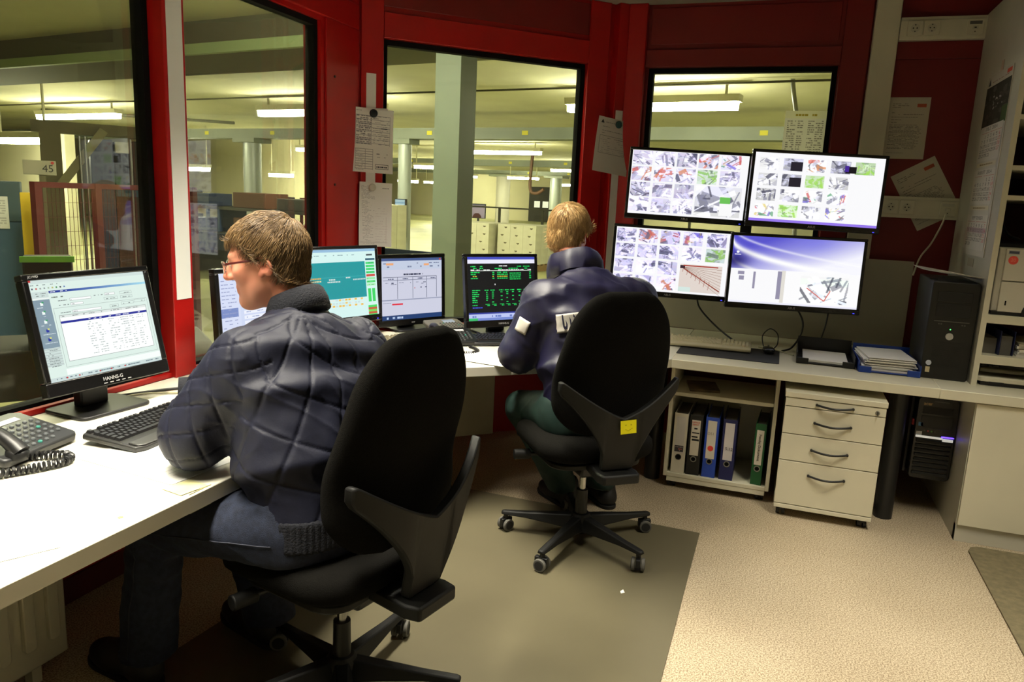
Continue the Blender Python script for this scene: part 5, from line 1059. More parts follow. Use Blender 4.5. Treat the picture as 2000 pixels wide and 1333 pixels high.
def hair_mesh(center, B, region, whorl, colA, colB, thick=.011, nstr=5200, seed=1, h=.0042, L=.040, lift=.006):
    P, l0, n = grid((-.105, -.135, -.13), (.105, .125, .15), h)
    D = smin(g_ell(P, (0, -.014, .030), (.077+thick, .098+thick, .090+thick)), g_ell(P, (0, -.03, -.04), (.064+thick*.6, .066+thick*.6, .075)), .03)
    F = smax(D, region(*P), .008); V, Q = nets(F, l0, h); N = vnormals(V, Q)
    d = nz(V, (70, 70, 34), 3.1)*.0035+nz(V, (26, 26, 18), 9)*.004; V = V+N*d[:, None]
    rn = np.random.default_rng(seed); g = .5+.5*nz(V, (60, 60, 22), 17); C = lin(colA)*(1-g[:, None])+lin(colB)*g[:, None]
    W_ = np.array(whorl); ctr = np.array((0, -.014, .02)); out = np.where(np.einsum('ij,ij->i', V-ctr, N) > 0)[0]; pick = rn.choice(out, nstr)
    SV = []; SF = []; SCc = []; n0 = len(V)
    for j, i in enumerate(pick):
        p = V[i].copy(); nn = N[i]; t = p-W_; t = t-nn*(t@nn); L_ = np.linalg.norm(t); t = t/L_ if L_ > 1e-4 else np.array((1, 0, 0)); t = t+np.array((0, .25, -.35)); t = t-nn*(t@nn); t += rn.normal(0, .22, 3); t = t-nn*(t@nn); t /= np.linalg.norm(t)
        sd = np.cross(t, nn); ln = L*rn.uniform(.5, 1.1); g_ = rn.random(); col = lin(colA)*(1-g_)+lin(colB)*g_*1.15; base = n0+len(SV); dn = p-ctr; dn = dn/np.linalg.norm(dn)
        for k in range(4):
            s = k/3; q = p+t*ln*s+nn*(lift*math.sin(PI*min(1, s*.8))*rn.uniform(.4, 1))-dn*(ln*s)**2*5.0; wd = .0011*(1-.8*s)
            SV += [q-sd*wd-nn*wd*.2, q+sd*wd-nn*wd*.2, q+nn*wd]; SCc += [col]*3
        for k in range(3):
            a = base+k*3
            for m in range(3): SF.append((a+m, a+(m+1) % 3, a+3+(m+1) % 3, a+3+m))
    V = np.concatenate([V, np.array(SV)]); Q = np.concatenate([Q, np.array(SF)]); C = np.concatenate([C, np.array(SCc)])
    return V @ B.T+np.array(center), Q, C
HAIR = attr_mat('hair', .45, 0, .5)
def fabric_disp(V, N, amp, seed=0, sc=(7, 7, 7), ridge=.5):
    a = nz(V, sc, seed); b = nz(V, np.array(sc)*2.3, seed+5); Vr = V @ np.array(Matrix.Rotation(R(38), 3, 'X') @ Matrix.Rotation(R(30), 3, 'Y')); c = (1-np.abs(nz(Vr, np.array((5, 16, 7)), seed+9)))**9; return V+N*((a+.45*b+ridge*c)*amp)[:, None]
def sdf_mesh(F, l0, h, sm=1): V, Q = nets(F, l0, h); return relax(V, Q, sm, .5), Q
def shoe(parent, root, p, az, m, sole, L=.285):
    B = basis(az); P, l0, n = grid((-.07, -.13, -.01), (.07, .21, .15), .006)
    D = g_ell(P, (0, .115, .035), (.050, .085, .042)); D = smin(D, g_seg(P, (0, -.06, .045), (0, .08, .045), .040, .044), .03); D = smin(D, g_seg(P, (0, -.045, .05), (0, -.035, .12), .042, .045), .03); D = smax(D, .012-P[2]+0*D, .004)
    V, Q = sdf_mesh(D, l0, .006); o = smesh('shoe', V @ B.T+np.array(p), Q, m, parent, root)
    pts = [(x*1.04, y) for x, y in ([(.048*math.cos(a)*(1+.10*math.sin(a)), .115+.092*math.sin(a)) for a in np.linspace(0, PI, 12)]+[(.040*math.cos(a), -.06+.045*math.sin(a)) for a in np.linspace(PI, 2*PI, 10)])]
    MB().prism(pts, 0, .018, Matrix.Translation(np.array(p)-np.array(root)) @ Matrix.Rotation(-az, 4, 'Z')).build('sole', sole, o, bevel=.003)
NAVY = mat('quilted_navy', (22, 24, 40), .6, var=.1, vs=30, bump=.05, bs=240, spec=.3)
NAVY2 = mat('satin_navy', (22, 20, 50), .5, var=.08, vs=20, bump=.04, bs=200, spec=.45)
RIBNAVY = mat('rib_navy', (15, 17, 27), .9, bump=.4, bs=220)
JEANS = mat('jeans', (22, 28, 46), .85, col2=(33, 41, 62), vs=60, bump=.3, bs=500)
GREENT = mat('green_trousers', (14, 42, 36), .7, var=.2, vs=10)
SHOE = mat('shoe_black', (22, 20, 19), .6); SOLE = mat('sole_black', (14, 14, 14), .7)

# ------------------------------------------------ man in the quilted jacket
def man_one():
    root = np.array((-1.12, 1.64, 0.)); t = thing('person', 'person in a dark quilted jacket and jeans with glasses leaning on the long white worktop', 'person', tuple(root)); skin = (222, 150, 122)
    az = R(-72); ex = (math.cos(az), -math.sin(az), 0); ex = (math.cos(-az), math.sin(-az), 0)
    ex = np.array((.31, .95, 0)); fw = np.array((-.95, .31, 0))
    hc = np.array((-1.320, 1.716, 1.247)); HB = basis(R(-116), R(11), R(0)); neck = np.array((-1.225, 1.742, 1.10))
    lsh = np.array((-1.262, 1.540, 1.005)); rsh = np.array((-1.140, 1.885, .990)); lel = np.array((-1.385, 1.500, .806)); lwr = np.array((-1.56, 1.72, .766)); rel = np.array((-1.36, 2.02, .80)); rwr = np.array((-1.622, 1.772, .828))
    lh = np.array((-1.13, 1.525, .575)); rh = np.array((-1.09, 1.70, .575)); lk = np.array((-1.545, 1.515, .525)); la = np.array((-1.615, 1.530, .12)); rk = np.array((-1.56, 1.86, .53)); ra = np.array((-1.42, 1.83, .12))
    spine = [((-1.085, 1.625, .60), .185, .135), ((-1.12, 1.64, .74), .185, .135), ((-1.175, 1.67, .90), .200, .140), ((-1.20, 1.705, 1.00), .185, .120), ((-1.215, 1.725, 1.06), .12, .085)]
    # body: head and neck in fine mesh, hands, and the body under the clothes
    Vh, Qh, Ch, _ = make_head(hc, HB, neck, skin, (190, 96, 84))
    lo = np.array((-1.75, 1.35, .02)); hi = np.array((-.85, 2.2, 1.22)); P, l0, n = grid(lo, hi, .014)
    D = g_loft(P, [(c, a*.82, b*.8) for c, a, b in spine], ex, .05)
    for a, b, r1, r2 in ((lsh, lel, .052, .042), (lel, lwr, .040, .027), (rsh, rel, .052, .042), (rel, rwr, .040, .027), (lh, lk, .078, .056), (lk, la, .052, .036), (rh, rk, .078, .056), (rk, ra, .052, .036), (neck-(0, 0, .06), neck+(0, 0, .0), .05, .05)): D = smin(D, g_seg(P, a, b, r1, r2), .03)
    Vb, Qb = sdf_mesh(D, l0, .014); cb = np.tile(lin(skin), (len(Vb), 1))
    hands = []
    for wr, fd, pn, sd in ((lwr, (-.15, .98, -.08), (0, 0, -1), -1), (rwr, (.75, -.15, -.62), (-.3, -.7, 0), 1)):
        v, q = make_hand(wr, fd, pn, sd, .35); hands.append((v, q, np.tile(lin(skin), (len(v), 1))))
    V, Q, C = join([(Vh, Qh, Ch), (Vb, Qb, cb)]+hands); smesh('body', V, Q, SKIN, t, root, C)
    # jacket
    h = .005; P, l0, n = grid((-1.74, 1.34, .55), (-.88, 2.16, 1.19), h)
    D = g_loft(P, spine, ex, .08)
    D = smin(D, g_seg(P, lsh+(0.01, .03, -.005), rsh+(.01, -.03, -.005), .082, .084), .05); D = smin(D, g_seg(P, (-1.225, 1.70, 1.035), (-1.2, 1.74, 1.035), .085, .085), .07)
    D = smin(D, g_ell(P, (-1.155, 1.66, .80), (.16, .17, .14)), .08)
    A = smin(g_seg(P, lsh, lel, .082, .086), g_seg(P, lel, lwr, .082, .050), .03); D = smin(D, A, .035)
    A = smin(g_seg(P, rsh, rel, .088, .082), g_seg(P, rel, rwr, .078, .050), .03); D = smin(D, A, .035)
    D = smax(D, -g_seg(P, neck+(0, 0, -.03), hc-(0, 0, .02), .060, .066), .012); D = smax(D, .605-P[2]+0*D, .006)
    for w_, e_ in ((lwr, lel), (rwr, rel)):
        d_ = (w_-e_)/np.linalg.norm(w_-e_); cut = (P[0]-w_[0])*d_[0]+(P[1]-w_[1])*d_[1]+(P[2]-w_[2])*d_[2]; near = np.sqrt((P[0]-w_[0])**2+(P[1]-w_[1])**2+(P[2]-w_[2])**2); D = np.where(near < .1, smax(D, cut-.005, .004), D)
    V, Q = sdf_mesh(D, l0, h, 2); N = vnormals(V, Q)
    # folds
    V = fabric_disp(V, N, .007, 2, (9, 9, 5)); 
    def seg_t(a, b): d = b-a; return np.clip(((V-a)@d)/(d@d), 0, 1), np.linalg.norm(V-a-np.clip(((V-a)@d)/(d@d), 0, 1)[:, None]*d, axis=1)
    tl, dl = seg_t(lsh, lel); tf, df = seg_t(lel, lwr); tr, dr = seg_t(rsh, rel); tg, dg = seg_t(rel, rwr)
    onl = (np.minimum(dl, df) < .115) & ((V[:, 1] < 1.52) | (df < .1)); onr = np.minimum(dr, dg) < .105
    c0 = np.array((-1.17, 1.66, .9)); u = (V-c0)@(ex/np.linalg.norm(ex)); v = V[:, 2]-.9; back = (V-c0)@fw
    ang = np.arctan2(u, -(back)); uu = ang*.17
    p1 = (uu-.32*v)/.105; p2 = (v+.42*uu)/.115
    la_ = lel-lsh; la_ /= np.linalg.norm(la_); sx = np.cross(la_, (0, 1, 0)); sx /= np.linalg.norm(sx); sy = np.cross(la_, sx)
    q = V-lsh; al = q@la_; an = np.arctan2(q@sy, q@sx)*.09; p1 = np.where(onl, (al+an*.9)/.095, p1); p2 = np.where(onl, (al-an*.9)/.095, p2)
    q = V-rsh; la2 = (rel-rsh)/np.linalg.norm(rel-rsh); sx2 = np.cross(la2, (0, 1, 0)); sx2 /= np.linalg.norm(sx2); sy2 = np.cross(la2, sx2); al = q@la2; an = np.arctan2(q@sy2, q@sx2)*.09; p1 = np.where(onr, (al+an*.9)/.095, p1); p2 = np.where(onr, (al-an*.9)/.095, p2)
    d1 = np.abs(p1-np.round(p1))*.088; d2 = np.abs(p2-np.round(p2))*.115; dm = np.minimum(d1, d2)
    N = vnormals(V, Q); V = V+N*(-.0038*np.exp(-(dm/.0038)**2)+.0020*np.minimum(1, dm/.035)**.6)[:, None]
    # creases at the elbow
    cr = np.exp(-((np.linalg.norm(V-(lel+lsh)*.5-np.array((.05, .06, -.02)), axis=1))/.14)**2)*np.sin(34*(V[:, 2]*1.0+V[:, 0]*.5)*2.2+3*nz(V, (6, 6, 6), 8)); V = V+N*(cr*.0035)[:, None]
    smesh('jacket', V, Q, NAVY, t, root)
    # collar, waistband, cuffs
    Bn = basis(R(-80), R(28)); cc = np.array((-1.238, 1.738, 1.125)); cm = MB(); vs = []; fs = []; n_ = 40; prof = [(.070, -.035), (.083, -.030), (.086, .0), (.082, .026), (.076, .036), (.070, .030), (.068, 0)]
    for r_, z_ in prof:
        for k in range(n_):
            a = 2*PI*k/n_; fr = max(0, math.sin(a)); vs.append(tuple(Bn @ np.array((r_*1.02*math.cos(a), r_*1.06*math.sin(a), z_*(1-.35*fr)-.02*fr))+cc-root))
    m_ = len(prof)
    for i in range(m_):
        for k in range(n_): fs.append((i*n_+k, i*n_+(k+1) % n_, ((i+1) % m_)*n_+(k+1) % n_, ((i+1) % m_)*n_+k))
    cm.add(vs, fs).build('collar', RIBNAVY, t, smooth=70)
    P, l0, n = grid((-1.32, 1.38, .54), (-.88, 1.88, .67), .0065); D = np.abs(g_loft(P, [((-1.078, 1.622, .5), .178, .130), ((-1.095, 1.63, .72), .178, .130)], ex, .02))-.008; D = smax(smax(D, .555-P[2]+0*D, .006), P[2]-.640+0*D, .006); V, Q = sdf_mesh(D, l0, .0065); N = vnormals(V, Q); a = np.arctan2((V-np.array((-1.085, 1.625, 0)))@ex, (V-np.array((-1.085, 1.625, 0)))@fw); V = V+N*(.0018*np.sin(a*75))[:, None]; smesh('waistband', V, Q, RIBNAVY, t, root)
    for w_, e_ in ((lwr, lel), (rwr, rel)):
        d_ = (w_-e_)/np.linalg.norm(w_-e_); MB().cyl(w_-d_*.05-root, w_+d_*(.055 if w_ is rwr else .025)-root, .049, .040, 24).build('cuff', RIBNAVY, t, smooth=60)
    # jeans
    h = .009; P, l0, n = grid((-1.76, 1.36, .08), (-.90, 2.02, .72), h)
    D = g_loft(P, [((-1.09, 1.625, .52), .175, .13), ((-1.10, 1.63, .66), .172, .125)], ex, .05)
    for hp, kn, an in ((lh, lk, la), (rh, rk, ra)): D = smin(D, g_seg(P, hp+(0, 0, .012), kn, .100, .078), .05); D = smin(D, smin(g_seg(P, kn, kn*.4+an*.6, .076, .073), g_seg(P, kn*.4+an*.6, an-(0, 0, .02), .073, .080), .03), .03)
    D = smax(D, .095-P[2]+0*D, .006); V, Q = sdf_mesh(D, l0, h, 1); N = vnormals(V, Q); V = fabric_disp(V, N, .006, 4, (8, 8, 8)); fo = np.exp(-((np.linalg.norm(V-lk-(0.05, 0, -.06), axis=1))/.12)**2)*np.sin(V[:, 2]*95+V[:, 0]*40); V = V+vnormals(V, Q)*(fo*.006)[:, None]; smesh('jeans', V, Q, JEANS, t, root)
    for o0, o1, nn in ((lh+(.02, 0, .0), lk+(0.0, 0, .0), np.array((.1, -1, .05))), (lk, la, np.array((.05, -1, 0)))):
        pts = []
        for i in range(25):
            p = o0+(o1-o0)*i/24; q = V-p; al = q@(nn/np.linalg.norm(nn)); off = np.linalg.norm(q-np.outer(al, nn/np.linalg.norm(nn)), axis=1); k = np.where(off < .012)[0]
            if len(k): pts.append(p+nn/np.linalg.norm(nn)*(al[k].max()+.0012)-root)
        if len(pts) > 3: MB().tube(pts, .0016, 5).build('seam', mat('seam_thread', (40, 43, 56), .8), t, smooth=60)
    for p_, a_ in (((-1.66, 1.525, .0055), R(-80)), ((-1.47, 1.845, .0055), R(-70))): shoe(t, root, p_, a_, SHOE, SOLE)
    # hair, glasses
    def region(x, y, z):   # negative inside the hair
        hl = np.where(y > .045, .066-.10*(y-.085), np.where(y > .008, .004+1.6*(y-.008), np.where(y > -.012, .022+0*y, np.where(y > -.042, .022+2.3*(y+.012), -.047-.55*np.minimum(.05, -.042-y)))))
        return hl-z+0*x
    V, Q, C = hair_mesh(hc, HB, region, (.01, -.075, .095), (76, 57, 35), (142, 114, 76), .012, 7500, 3); tag(smesh('hair', V, Q, HAIR, t, root, C), kind='stuff')
    GL = mat('glasses_red', (70, 18, 16), .35); X = lambda x, y, z: tuple(HB @ np.array((x, y, z))+hc-root)
    gl = MB().tube([X(-.012, .112, .010), X(0, .114, .013), X(.012, .112, .010)], .002, 6).build('glasses', GL, t, smooth=60)
    for s in (-1, 1): MB().tube([X(s*.064, .092, .010), X(s*.074, .080, .012), X(s*.080, .03, .012), X(s*.084, -.012, .008), X(s*.083, -.03, -.004)], .0031, 6).build('temple', GL, gl, smooth=60)
    for s in (-1, 1):
        pts = [X(s*.036+.027*math.copysign(abs(math.cos(a))**.6, math.cos(a)), .108-.3*abs(.027*math.cos(a)+.0)*(1 if math.cos(a)*s > 0 else 0), .002+.016*math.copysign(abs(math.sin(a))**.6, math.sin(a))) for a in np.linspace(0, 2*PI, 25)]
        MB().tube(pts, .0013, 5).build('lens_rim', CHROME, gl, smooth=60)
        MB().add(pts[:-1], [tuple(range(24))]).build('lens', pane_mat('lens_glass', (245, 245, 245), 1.5, .0), gl)
    return t
man_one()

# ------------------------------------------------ man in the satin work jacket
def man_two():
    root = np.array((-.70, 2.97, 0.)); t = thing('person', 'person with short blond hair in a navy work jacket with a lettered back patch', 'person', tuple(root)); skin = (214, 142, 116)
    ex = np.array((.72, .69, 0)); ex /= np.linalg.norm(ex); fw = np.array((-ex[1], ex[0], 0))
    hc = np.array((-.900, 3.285, 1.300)); HB = basis(R(6), R(20), R(3)); neck = np.array((-.835, 3.20, 1.12))
    lsh = np.array((-.905, 2.968, 1.025)); rsh = np.array((-.570, 3.265, 1.030)); lel = np.array((-.992, 2.945, .805)); lwr = np.array((-1.06, 3.18, .770)); rel = np.array((-.60, 3.44, .80)); rwr = np.array((-.90, 3.56, .765))
    lh = np.array((-.77, 2.90, .575)); rh = np.array((-.64, 3.04, .575)); lk = np.array((-1.04, 3.17, .50)); la = np.array((-.86, 3.28, .12)); rk = np.array((-.90, 3.32, .52)); ra = np.array((-.70, 3.40, .12))
    spine = [((-.685, 2.955, .60), .185, .13), ((-.70, 2.985, .75), .19, .13), ((-.73, 3.06, .92), .215, .135), ((-.75, 3.12, 1.02), .20, .12), ((-.79, 3.165, 1.09), .12, .09)]
    Vh, Qh, Ch, _ = make_head(hc, HB, neck, skin, (190, 96, 84), .004)
    P, l0, n = grid((-1.35, 2.75, .02), (-.45, 3.68, 1.22), .014); D = g_loft(P, [(c, a*.82, b*.8) for c, a, b in spine], ex, .05)
    for a, b, r1, r2 in ((lsh, lel, .052, .042), (lel, lwr, .040, .027), (rsh, rel, .052, .042), (rel, rwr, .040, .027), (lh, lk, .078, .056), (lk, la, .052, .036), (rh, rk, .078, .056), (rk, ra, .052, .036), (neck-(0, 0, .06), neck, .05, .05)): D = smin(D, g_seg(P, a, b, r1, r2), .03)
    Vb, Qb = sdf_mesh(D, l0, .014); parts = [(Vh, Qh, Ch), (Vb, Qb, np.tile(lin(skin), (len(Vb), 1)))]
    for wr, fd, pn, sd in ((lwr, (-.25, .97, -.10), (0, 0, -1), -1), (rwr, (-.9, .4, -.12), (0, 0, -1), 1)):
        v, q = make_hand(wr, fd, pn, sd, .35); parts.append((v, q, np.tile(lin(skin), (len(v), 1))))
    V, Q, C = join(parts); smesh('body', V, Q, SKIN, t, root, C)
    h = .0085; P, l0, n = grid((-1.36, 2.74, .55), (-.42, 3.68, 1.22), h); D = g_loft(P, spine, ex, .08)
    D = smin(D, g_seg(P, lsh+ex*.02, rsh-ex*.02, .092, .092), .05); D = smin(D, g_seg(P, (-.80, 3.145, 1.075), (-.77, 3.17, 1.075), .092, .092), .06)
    for s_, e_, w_ in ((lsh, lel, lwr), (rsh, rel, rwr)): D = smin(D, smin(g_seg(P, s_, e_, .086, .082), g_seg(P, e_, w_, .078, .048), .03), .035)
    D = smax(D, -g_seg(P, neck+(0, 0, -.02), hc-(0, 0, .02), .062, .066), .012); D = smax(D, .60-P[2]+0*D, .006)
    V, Q = sdf_mesh(D, l0, h, 2); N = vnormals(V, Q); V = fabric_disp(V, N, .0075, 12, (9, 9, 5), .8); N = vnormals(V, Q)
    # drag folds running from the arm pit to the waist, and across the sleeve
    q = V-np.array((-.86, 2.93, .88)); f_ = np.exp(-((np.linalg.norm(q, axis=1))/.15)**2)*np.sin(60*(q@ex*.9+q[:, 2]*.55)+2*nz(V, (5, 5, 5), 2)); V = V+N*(f_*.005)[:, None]
    smesh('jacket', V, Q, NAVY2, t, root)
    # stand up collar
    Bn = basis(R(-35), R(24)); cc = np.array((-.850, 3.222, 1.178)); vs = []; fs = []; n_ = 44; prof = [(.095, -.07), (.120, -.065), (.124, -.02), (.117, .012), (.108, .028), (.100, .026), (.097, -.01)]
    for r_, z_ in prof:
        for k in range(n_):
            a = 2*PI*k/n_; fr = max(0, math.sin(a)); w_ = 1+.035*math.sin(4*a+z_*30)+.02*math.sin(9*a+2); vs.append(tuple(Bn @ np.array((r_*w_*1.03*math.cos(a), r_*w_*1.05*math.sin(a)+.0, z_*(1-.3*fr)-.025*fr+.004*math.sin(3*a)))+cc-root))
    m_ = len(prof)
    for i in range(m_):
        for k in range(n_): fs.append((i*n_+k, i*n_+(k+1) % n_, ((i+1) % m_)*n_+(k+1) % n_, ((i+1) % m_)*n_+k))
    MB().add(vs, fs).build('collar', NAVY2, t, smooth=70)
    return_pts = (V, N)
    # patches follow the jacket surface
    def patch(name, c, right, up, nrm, w, hh, m, off=.004, nx=14, ny=8):
        vs = []; fs = []; c = np.array(c); VV = V
        for j in range(ny+1):
            for i in range(nx+1):
                p = c+right*(w*(i/nx-.5))+up*(hh*(j/ny-.5)); k = np.argsort(((VV-p)**2).sum(1)-((VV-p)@nrm)**2*.92)[:6]; d = np.max(((VV[k]-p)@nrm)); vs.append(p+nrm*(d+off))
        vs = np.array(vs).reshape(ny+1, nx+1, 3)
        for _ in range(3): 
            s_ = vs.copy(); s_[1:-1, 1:-1] = (vs[:-2, 1:-1]+vs[2:, 1:-1]+vs[1:-1, :-2]+vs[1:-1, 2:])/4; vs = s_
        for j in range(ny):
            for i in range(nx): b = j*(nx+1)+i; fs.append((b, b+1, b+nx+2, b+nx+1))
        o = MB().add([tuple(v-root) for v in vs.reshape(-1, 3)], fs).build(name, m, t, smooth=80); so = o.modifiers.new('thickness', 'SOLIDIFY'); so.thickness = .002; return vs
    PATCH = mat('patch_white', (196, 190, 180), .6); nb = -fw*.93+np.array((0, 0, .36)); nb /= np.linalg.norm(nb); upb = np.cross(nb, -np.cross((0, 0, 1), nb)); rb = np.cross((0, 0, 1), nb); rb /= np.linalg.norm(rb); upb = np.cross(nb, rb)
    pc = np.array((-.63, 2.93, .985))-ex*.06
    vs = patch('back_patch', pc, rb, upb, nb, .25, .075, PATCH)
    for i, ch in enumerate('UIT'):
        f_ = .12+.085*i; k_ = f_*14; k0 = int(k_); q = vs[4, k0]*(1-k_+k0)+vs[4, k0+1]*(k_-k0)+nb*.0035
        o = text_obj('patch_letter', ch, .078, mat('patch_ink', (30, 30, 56), .6), t, (0, 0, 0), bold=.003); o.matrix_local = Matrix(((rb[0]*.42, upb[0], nb[0], q[0]-root[0]), (rb[1]*.42, upb[1], nb[1], q[1]-root[1]), (rb[2]*.42, upb[2], nb[2], q[2]-root[2]), (0, 0, 0, 1)))
    ad = (lel-lsh)/np.linalg.norm(lel-lsh); nl = -ex*.75-fw*.5; nl -= ad*(nl@ad); nl /= np.linalg.norm(nl); rl = np.cross(-ad, nl); patch('sleeve_patch', (lsh*.52+lel*.48), rl, -ad, nl, .058, .058, PATCH, .004, 6, 6)
    # trousers
    h = .010; P, l0, n = grid((-1.20, 2.75, .08), (-.45, 3.55, .70), h); D = g_loft(P, [((-.69, 2.955, .52), .17, .125), ((-.695, 2.96, .64), .17, .12)], ex, .05)
    for hp, kn, an in ((lh, lk, la), (rh, rk, ra)): D = smin(D, g_seg(P, hp+(0, 0, .01), kn, .098, .078), .05); D = smin(D, g_seg(P, kn, an, .075, .070), .03)
    D = smax(D, .09-P[2]+0*D, .006); V2, Q2 = sdf_mesh(D, l0, h, 1); V2 = fabric_disp(V2, vnormals(V2, Q2), .007, 9, (8, 8, 8)); smesh('trousers', V2, Q2, GREENT, t, root)
    for p_, a_ in (((-.86, 3.325, .0055), R(-50)), ((-.70, 3.44, .0005), R(-40))): shoe(t, root, p_, a_, SHOE, SOLE)
    def region(x, y, z):
        hl = np.where(y > .05, .066-.1*(y-.085), np.where(y > .008, .002+1.6*(y-.008), np.where(y > -.012, .022+0*y, np.where(y > -.042, .022+2.6*(y+.012), -.070-.9*np.minimum(.05, -.042-y))))); return hl-z+0*x
    V3, Q3, C3 = hair_mesh(hc, HB, region, (.0, -.070, .075), (150, 114, 66), (212, 178, 124), .013, 5200, 5, L=.05); tag(smesh('hair', V3, Q3, HAIR, t, root, C3), kind='stuff')
man_two()
# ---- things in the hall
LAMPE = emit_mat('hall_tube', (255, 250, 224), HALL_E); LBODY = mat('lamp_body', (196, 192, 164), .6)
def hall_lamp(label, hx0, hx1, hy, z, hang=0, group=None):
    L = hx1-hx0; t = thing('hall_lamp', label, 'lamp', hp((hx0+hx1)/2, hy, z), HA, group)
    MB().prism([(-.09, .0), (.09, 0), (.11, .09), (-.11, .09)], -L/2, L/2, Matrix(((0, 0, 1, 0), (1, 0, 0, 0), (0, 1, 0, .10), (0, 0, 0, 1)))).build('housing', LBODY, t)
    MB().prism([(-.085, .1), (-.07, .0), (.07, 0), (.085, .1)], -L/2+.04, L/2-.04, Matrix(((0, 0, 1, 0), (1, 0, 0, 0), (0, 1, 0, 0), (0, 0, 0, 1)))).build('diffuser', LAMPE, t)
    for s in (-1, 1): MB().box(s*L*.42-.015, s*L*.42+.015, -.015, .015, .19, max(.2, 3.05-z)).build('hanger', LBODY, t)
for lab, a, b, hy, z in (('hall lamp seen beyond the olive steel column and red mesh fence', -18.1, -15.2, 10.4, 2.70), ('hall lamp hanging before the silver round column', -11.1, -8.2, 10.4, 2.70), ('large hall lamp behind the taped yellow list', -4.85, -2.35, 10.4, 2.70),
    ('second row hall lamp behind the green steel column', -13.1, -10.3, 20.5, 2.70), ('hall lamp in the third row over the stacked cartons', -14.5, -13.2, 29.8, 2.58), ('hall lamp in the deep row over the dark aisle', -18.1, -16.4, 32.5, 2.28),
    ('hall lamp low on the pale partition wall', -19.5, -18.4, 15.3, 1.78), ('hall lamp beside the dark blue cabinet', -18.8, -17.8, 18.0, 1.74), ('hall lamp in the second row beyond the silver column', -18.1, -16.6, 18.5, 2.58), ('hall lamp beside the silver column with the lit screen', -16.0, -14.9, 22.0, 2.27),
    ('thin hall lamp beyond the green steel column', -21.4, -20.3, 28.2, 1.86), ('small hall lamp at the end of the deep aisle', -24.0, -22.4, 33.9, 1.95), ('hall lamp near the far doorway', -17.7, -16.3, 37.2, 2.12), ('hall lamp above the framed purple picture', -20.9, -19.4, 30.9, 1.95), ('short hall lamp beyond the pale blue machine', -14.9, -13.3, 7.8, 1.98),
    ('added hall lamp brightening the far wall of the hall', -27.5, -25.0, 41.0, 2.5), ('added hall lamp brightening the wall beyond the deep aisle', -12.5, -10.0, 40.0, 2.6), ('added unseen hall lamp lighting the floor close beside the cabin', -5.2, -3.0, 2.9, 2.70), ('added unseen hall lamp right of the cabin roof', 3.5, 6.4, 10.4, 2.70), ('added unseen hall lamp in the second row right of the aisle', -2.0, .9, 20.5, 2.70), ('added unseen hall lamp in the third row right of the aisle', -3.0, -.2, 30.5, 2.70), ('added unseen hall lamp in the second row above the dark cabinet', -25.5, -22.6, 20.5, 2.70)):  # this line: lamps added to brighten the hall, most of them out of view
    hall_lamp(lab, a, b, hy, z)
for lab, hx0, hx1, hy, z in (('steel beam with yellow tags crossing the hall', -30, 8, 13.2, 2.55), ('grey beam of the second bay', -34, 8, 24.6, 2.55), ('grey beam of the third bay', -34, 8, 34.5, 2.55)):
    t = thing('ceiling_beam', lab, 'beam', hp(0, hy, z), HA); MB().box(hx0, hx1, -.14, .14, 0, .20).build('web', BEAM, t); MB().box(hx0, hx1, -.2, .2, -.02, 0).build('flange', BEAM, t)
    for i in range(9): MB().box(-18+i*2.2, -17.87+i*2.2, -.147, -.14, .06, .14).build('yellow_tag', mat('tag_yellow', (196, 186, 30), .6), t)
t = thing('concrete_beam', 'broad dark concrete beam with a pale green ledge close above the cabin', 'beam', hp(0, 5.6, 2.72), HA); MB().box(-26, 8, -.1, .9, 0, .33).build('beam_body', mat('beam_dark', (92, 90, 70), .8), t); MB().box(-26, 8, -.16, -.1, -.0, .10).build('ledge', mat('ledge_green', (150, 168, 120), .6), t)
cable('dark conduit along the hall ceiling', [hp(-24, 10.15, 3.0), hp(-12, 10.15, 3.0), hp(2, 10.15, 3.0)], .015, mat('conduit', (70, 66, 50), .7), 'conduit')
cable('dark conduit running to the silver column', [hp(-19, 11, 3.0), hp(-14.6, 12.9, 2.86)], .035, MATS['conduit'], 'conduit')
# green steel column near the cabin
t = thing('steel_column', 'green grey steel column standing just outside the corner window', 'column', hp(-3.5, 5.36, -.065), HA)
MB().box(-.12, .12, -.12, -.10, 0, 3.1).build('flange', COLG, t); MB().box(-.12, .12, .10, .12, 0, 3.1).build('flange', COLG, t); MB().box(-.01, .01, -.10, .10, 0, 3.1).build('web', COLG, t); MB().box(.10, .12, -.10, .10, 0, 3.1).build('side_plate', mat('column_shade', (110, 118, 108), .35, .3), t)
def rcol(label, hx, hy, r, m=COLS, top=2.55):
    t = thing('round_column', label, 'column', hp(hx, hy, -.065), HA); MB().cyl((0, 0, 0), (0, 0, top+.065-.12), r, n=24).build('shaft', m, t, smooth=40); MB().box(-r*1.7, r*1.7, -r*1.3, r*1.3, top+.065-.12, top+.045).build('capital', BEAM, t)
rcol('silver round column behind the seated man with glasses', -14.35, 13.2, .21); rcol('silver round column behind the green steel column', -9.85, 13.2, .14); rcol('pale round column in the third bay', -19.4, 34.4, .36, mat('column_pale', (176, 172, 160), .5)); rcol('round column near the far doorway', -16.4, 34.4, .30)
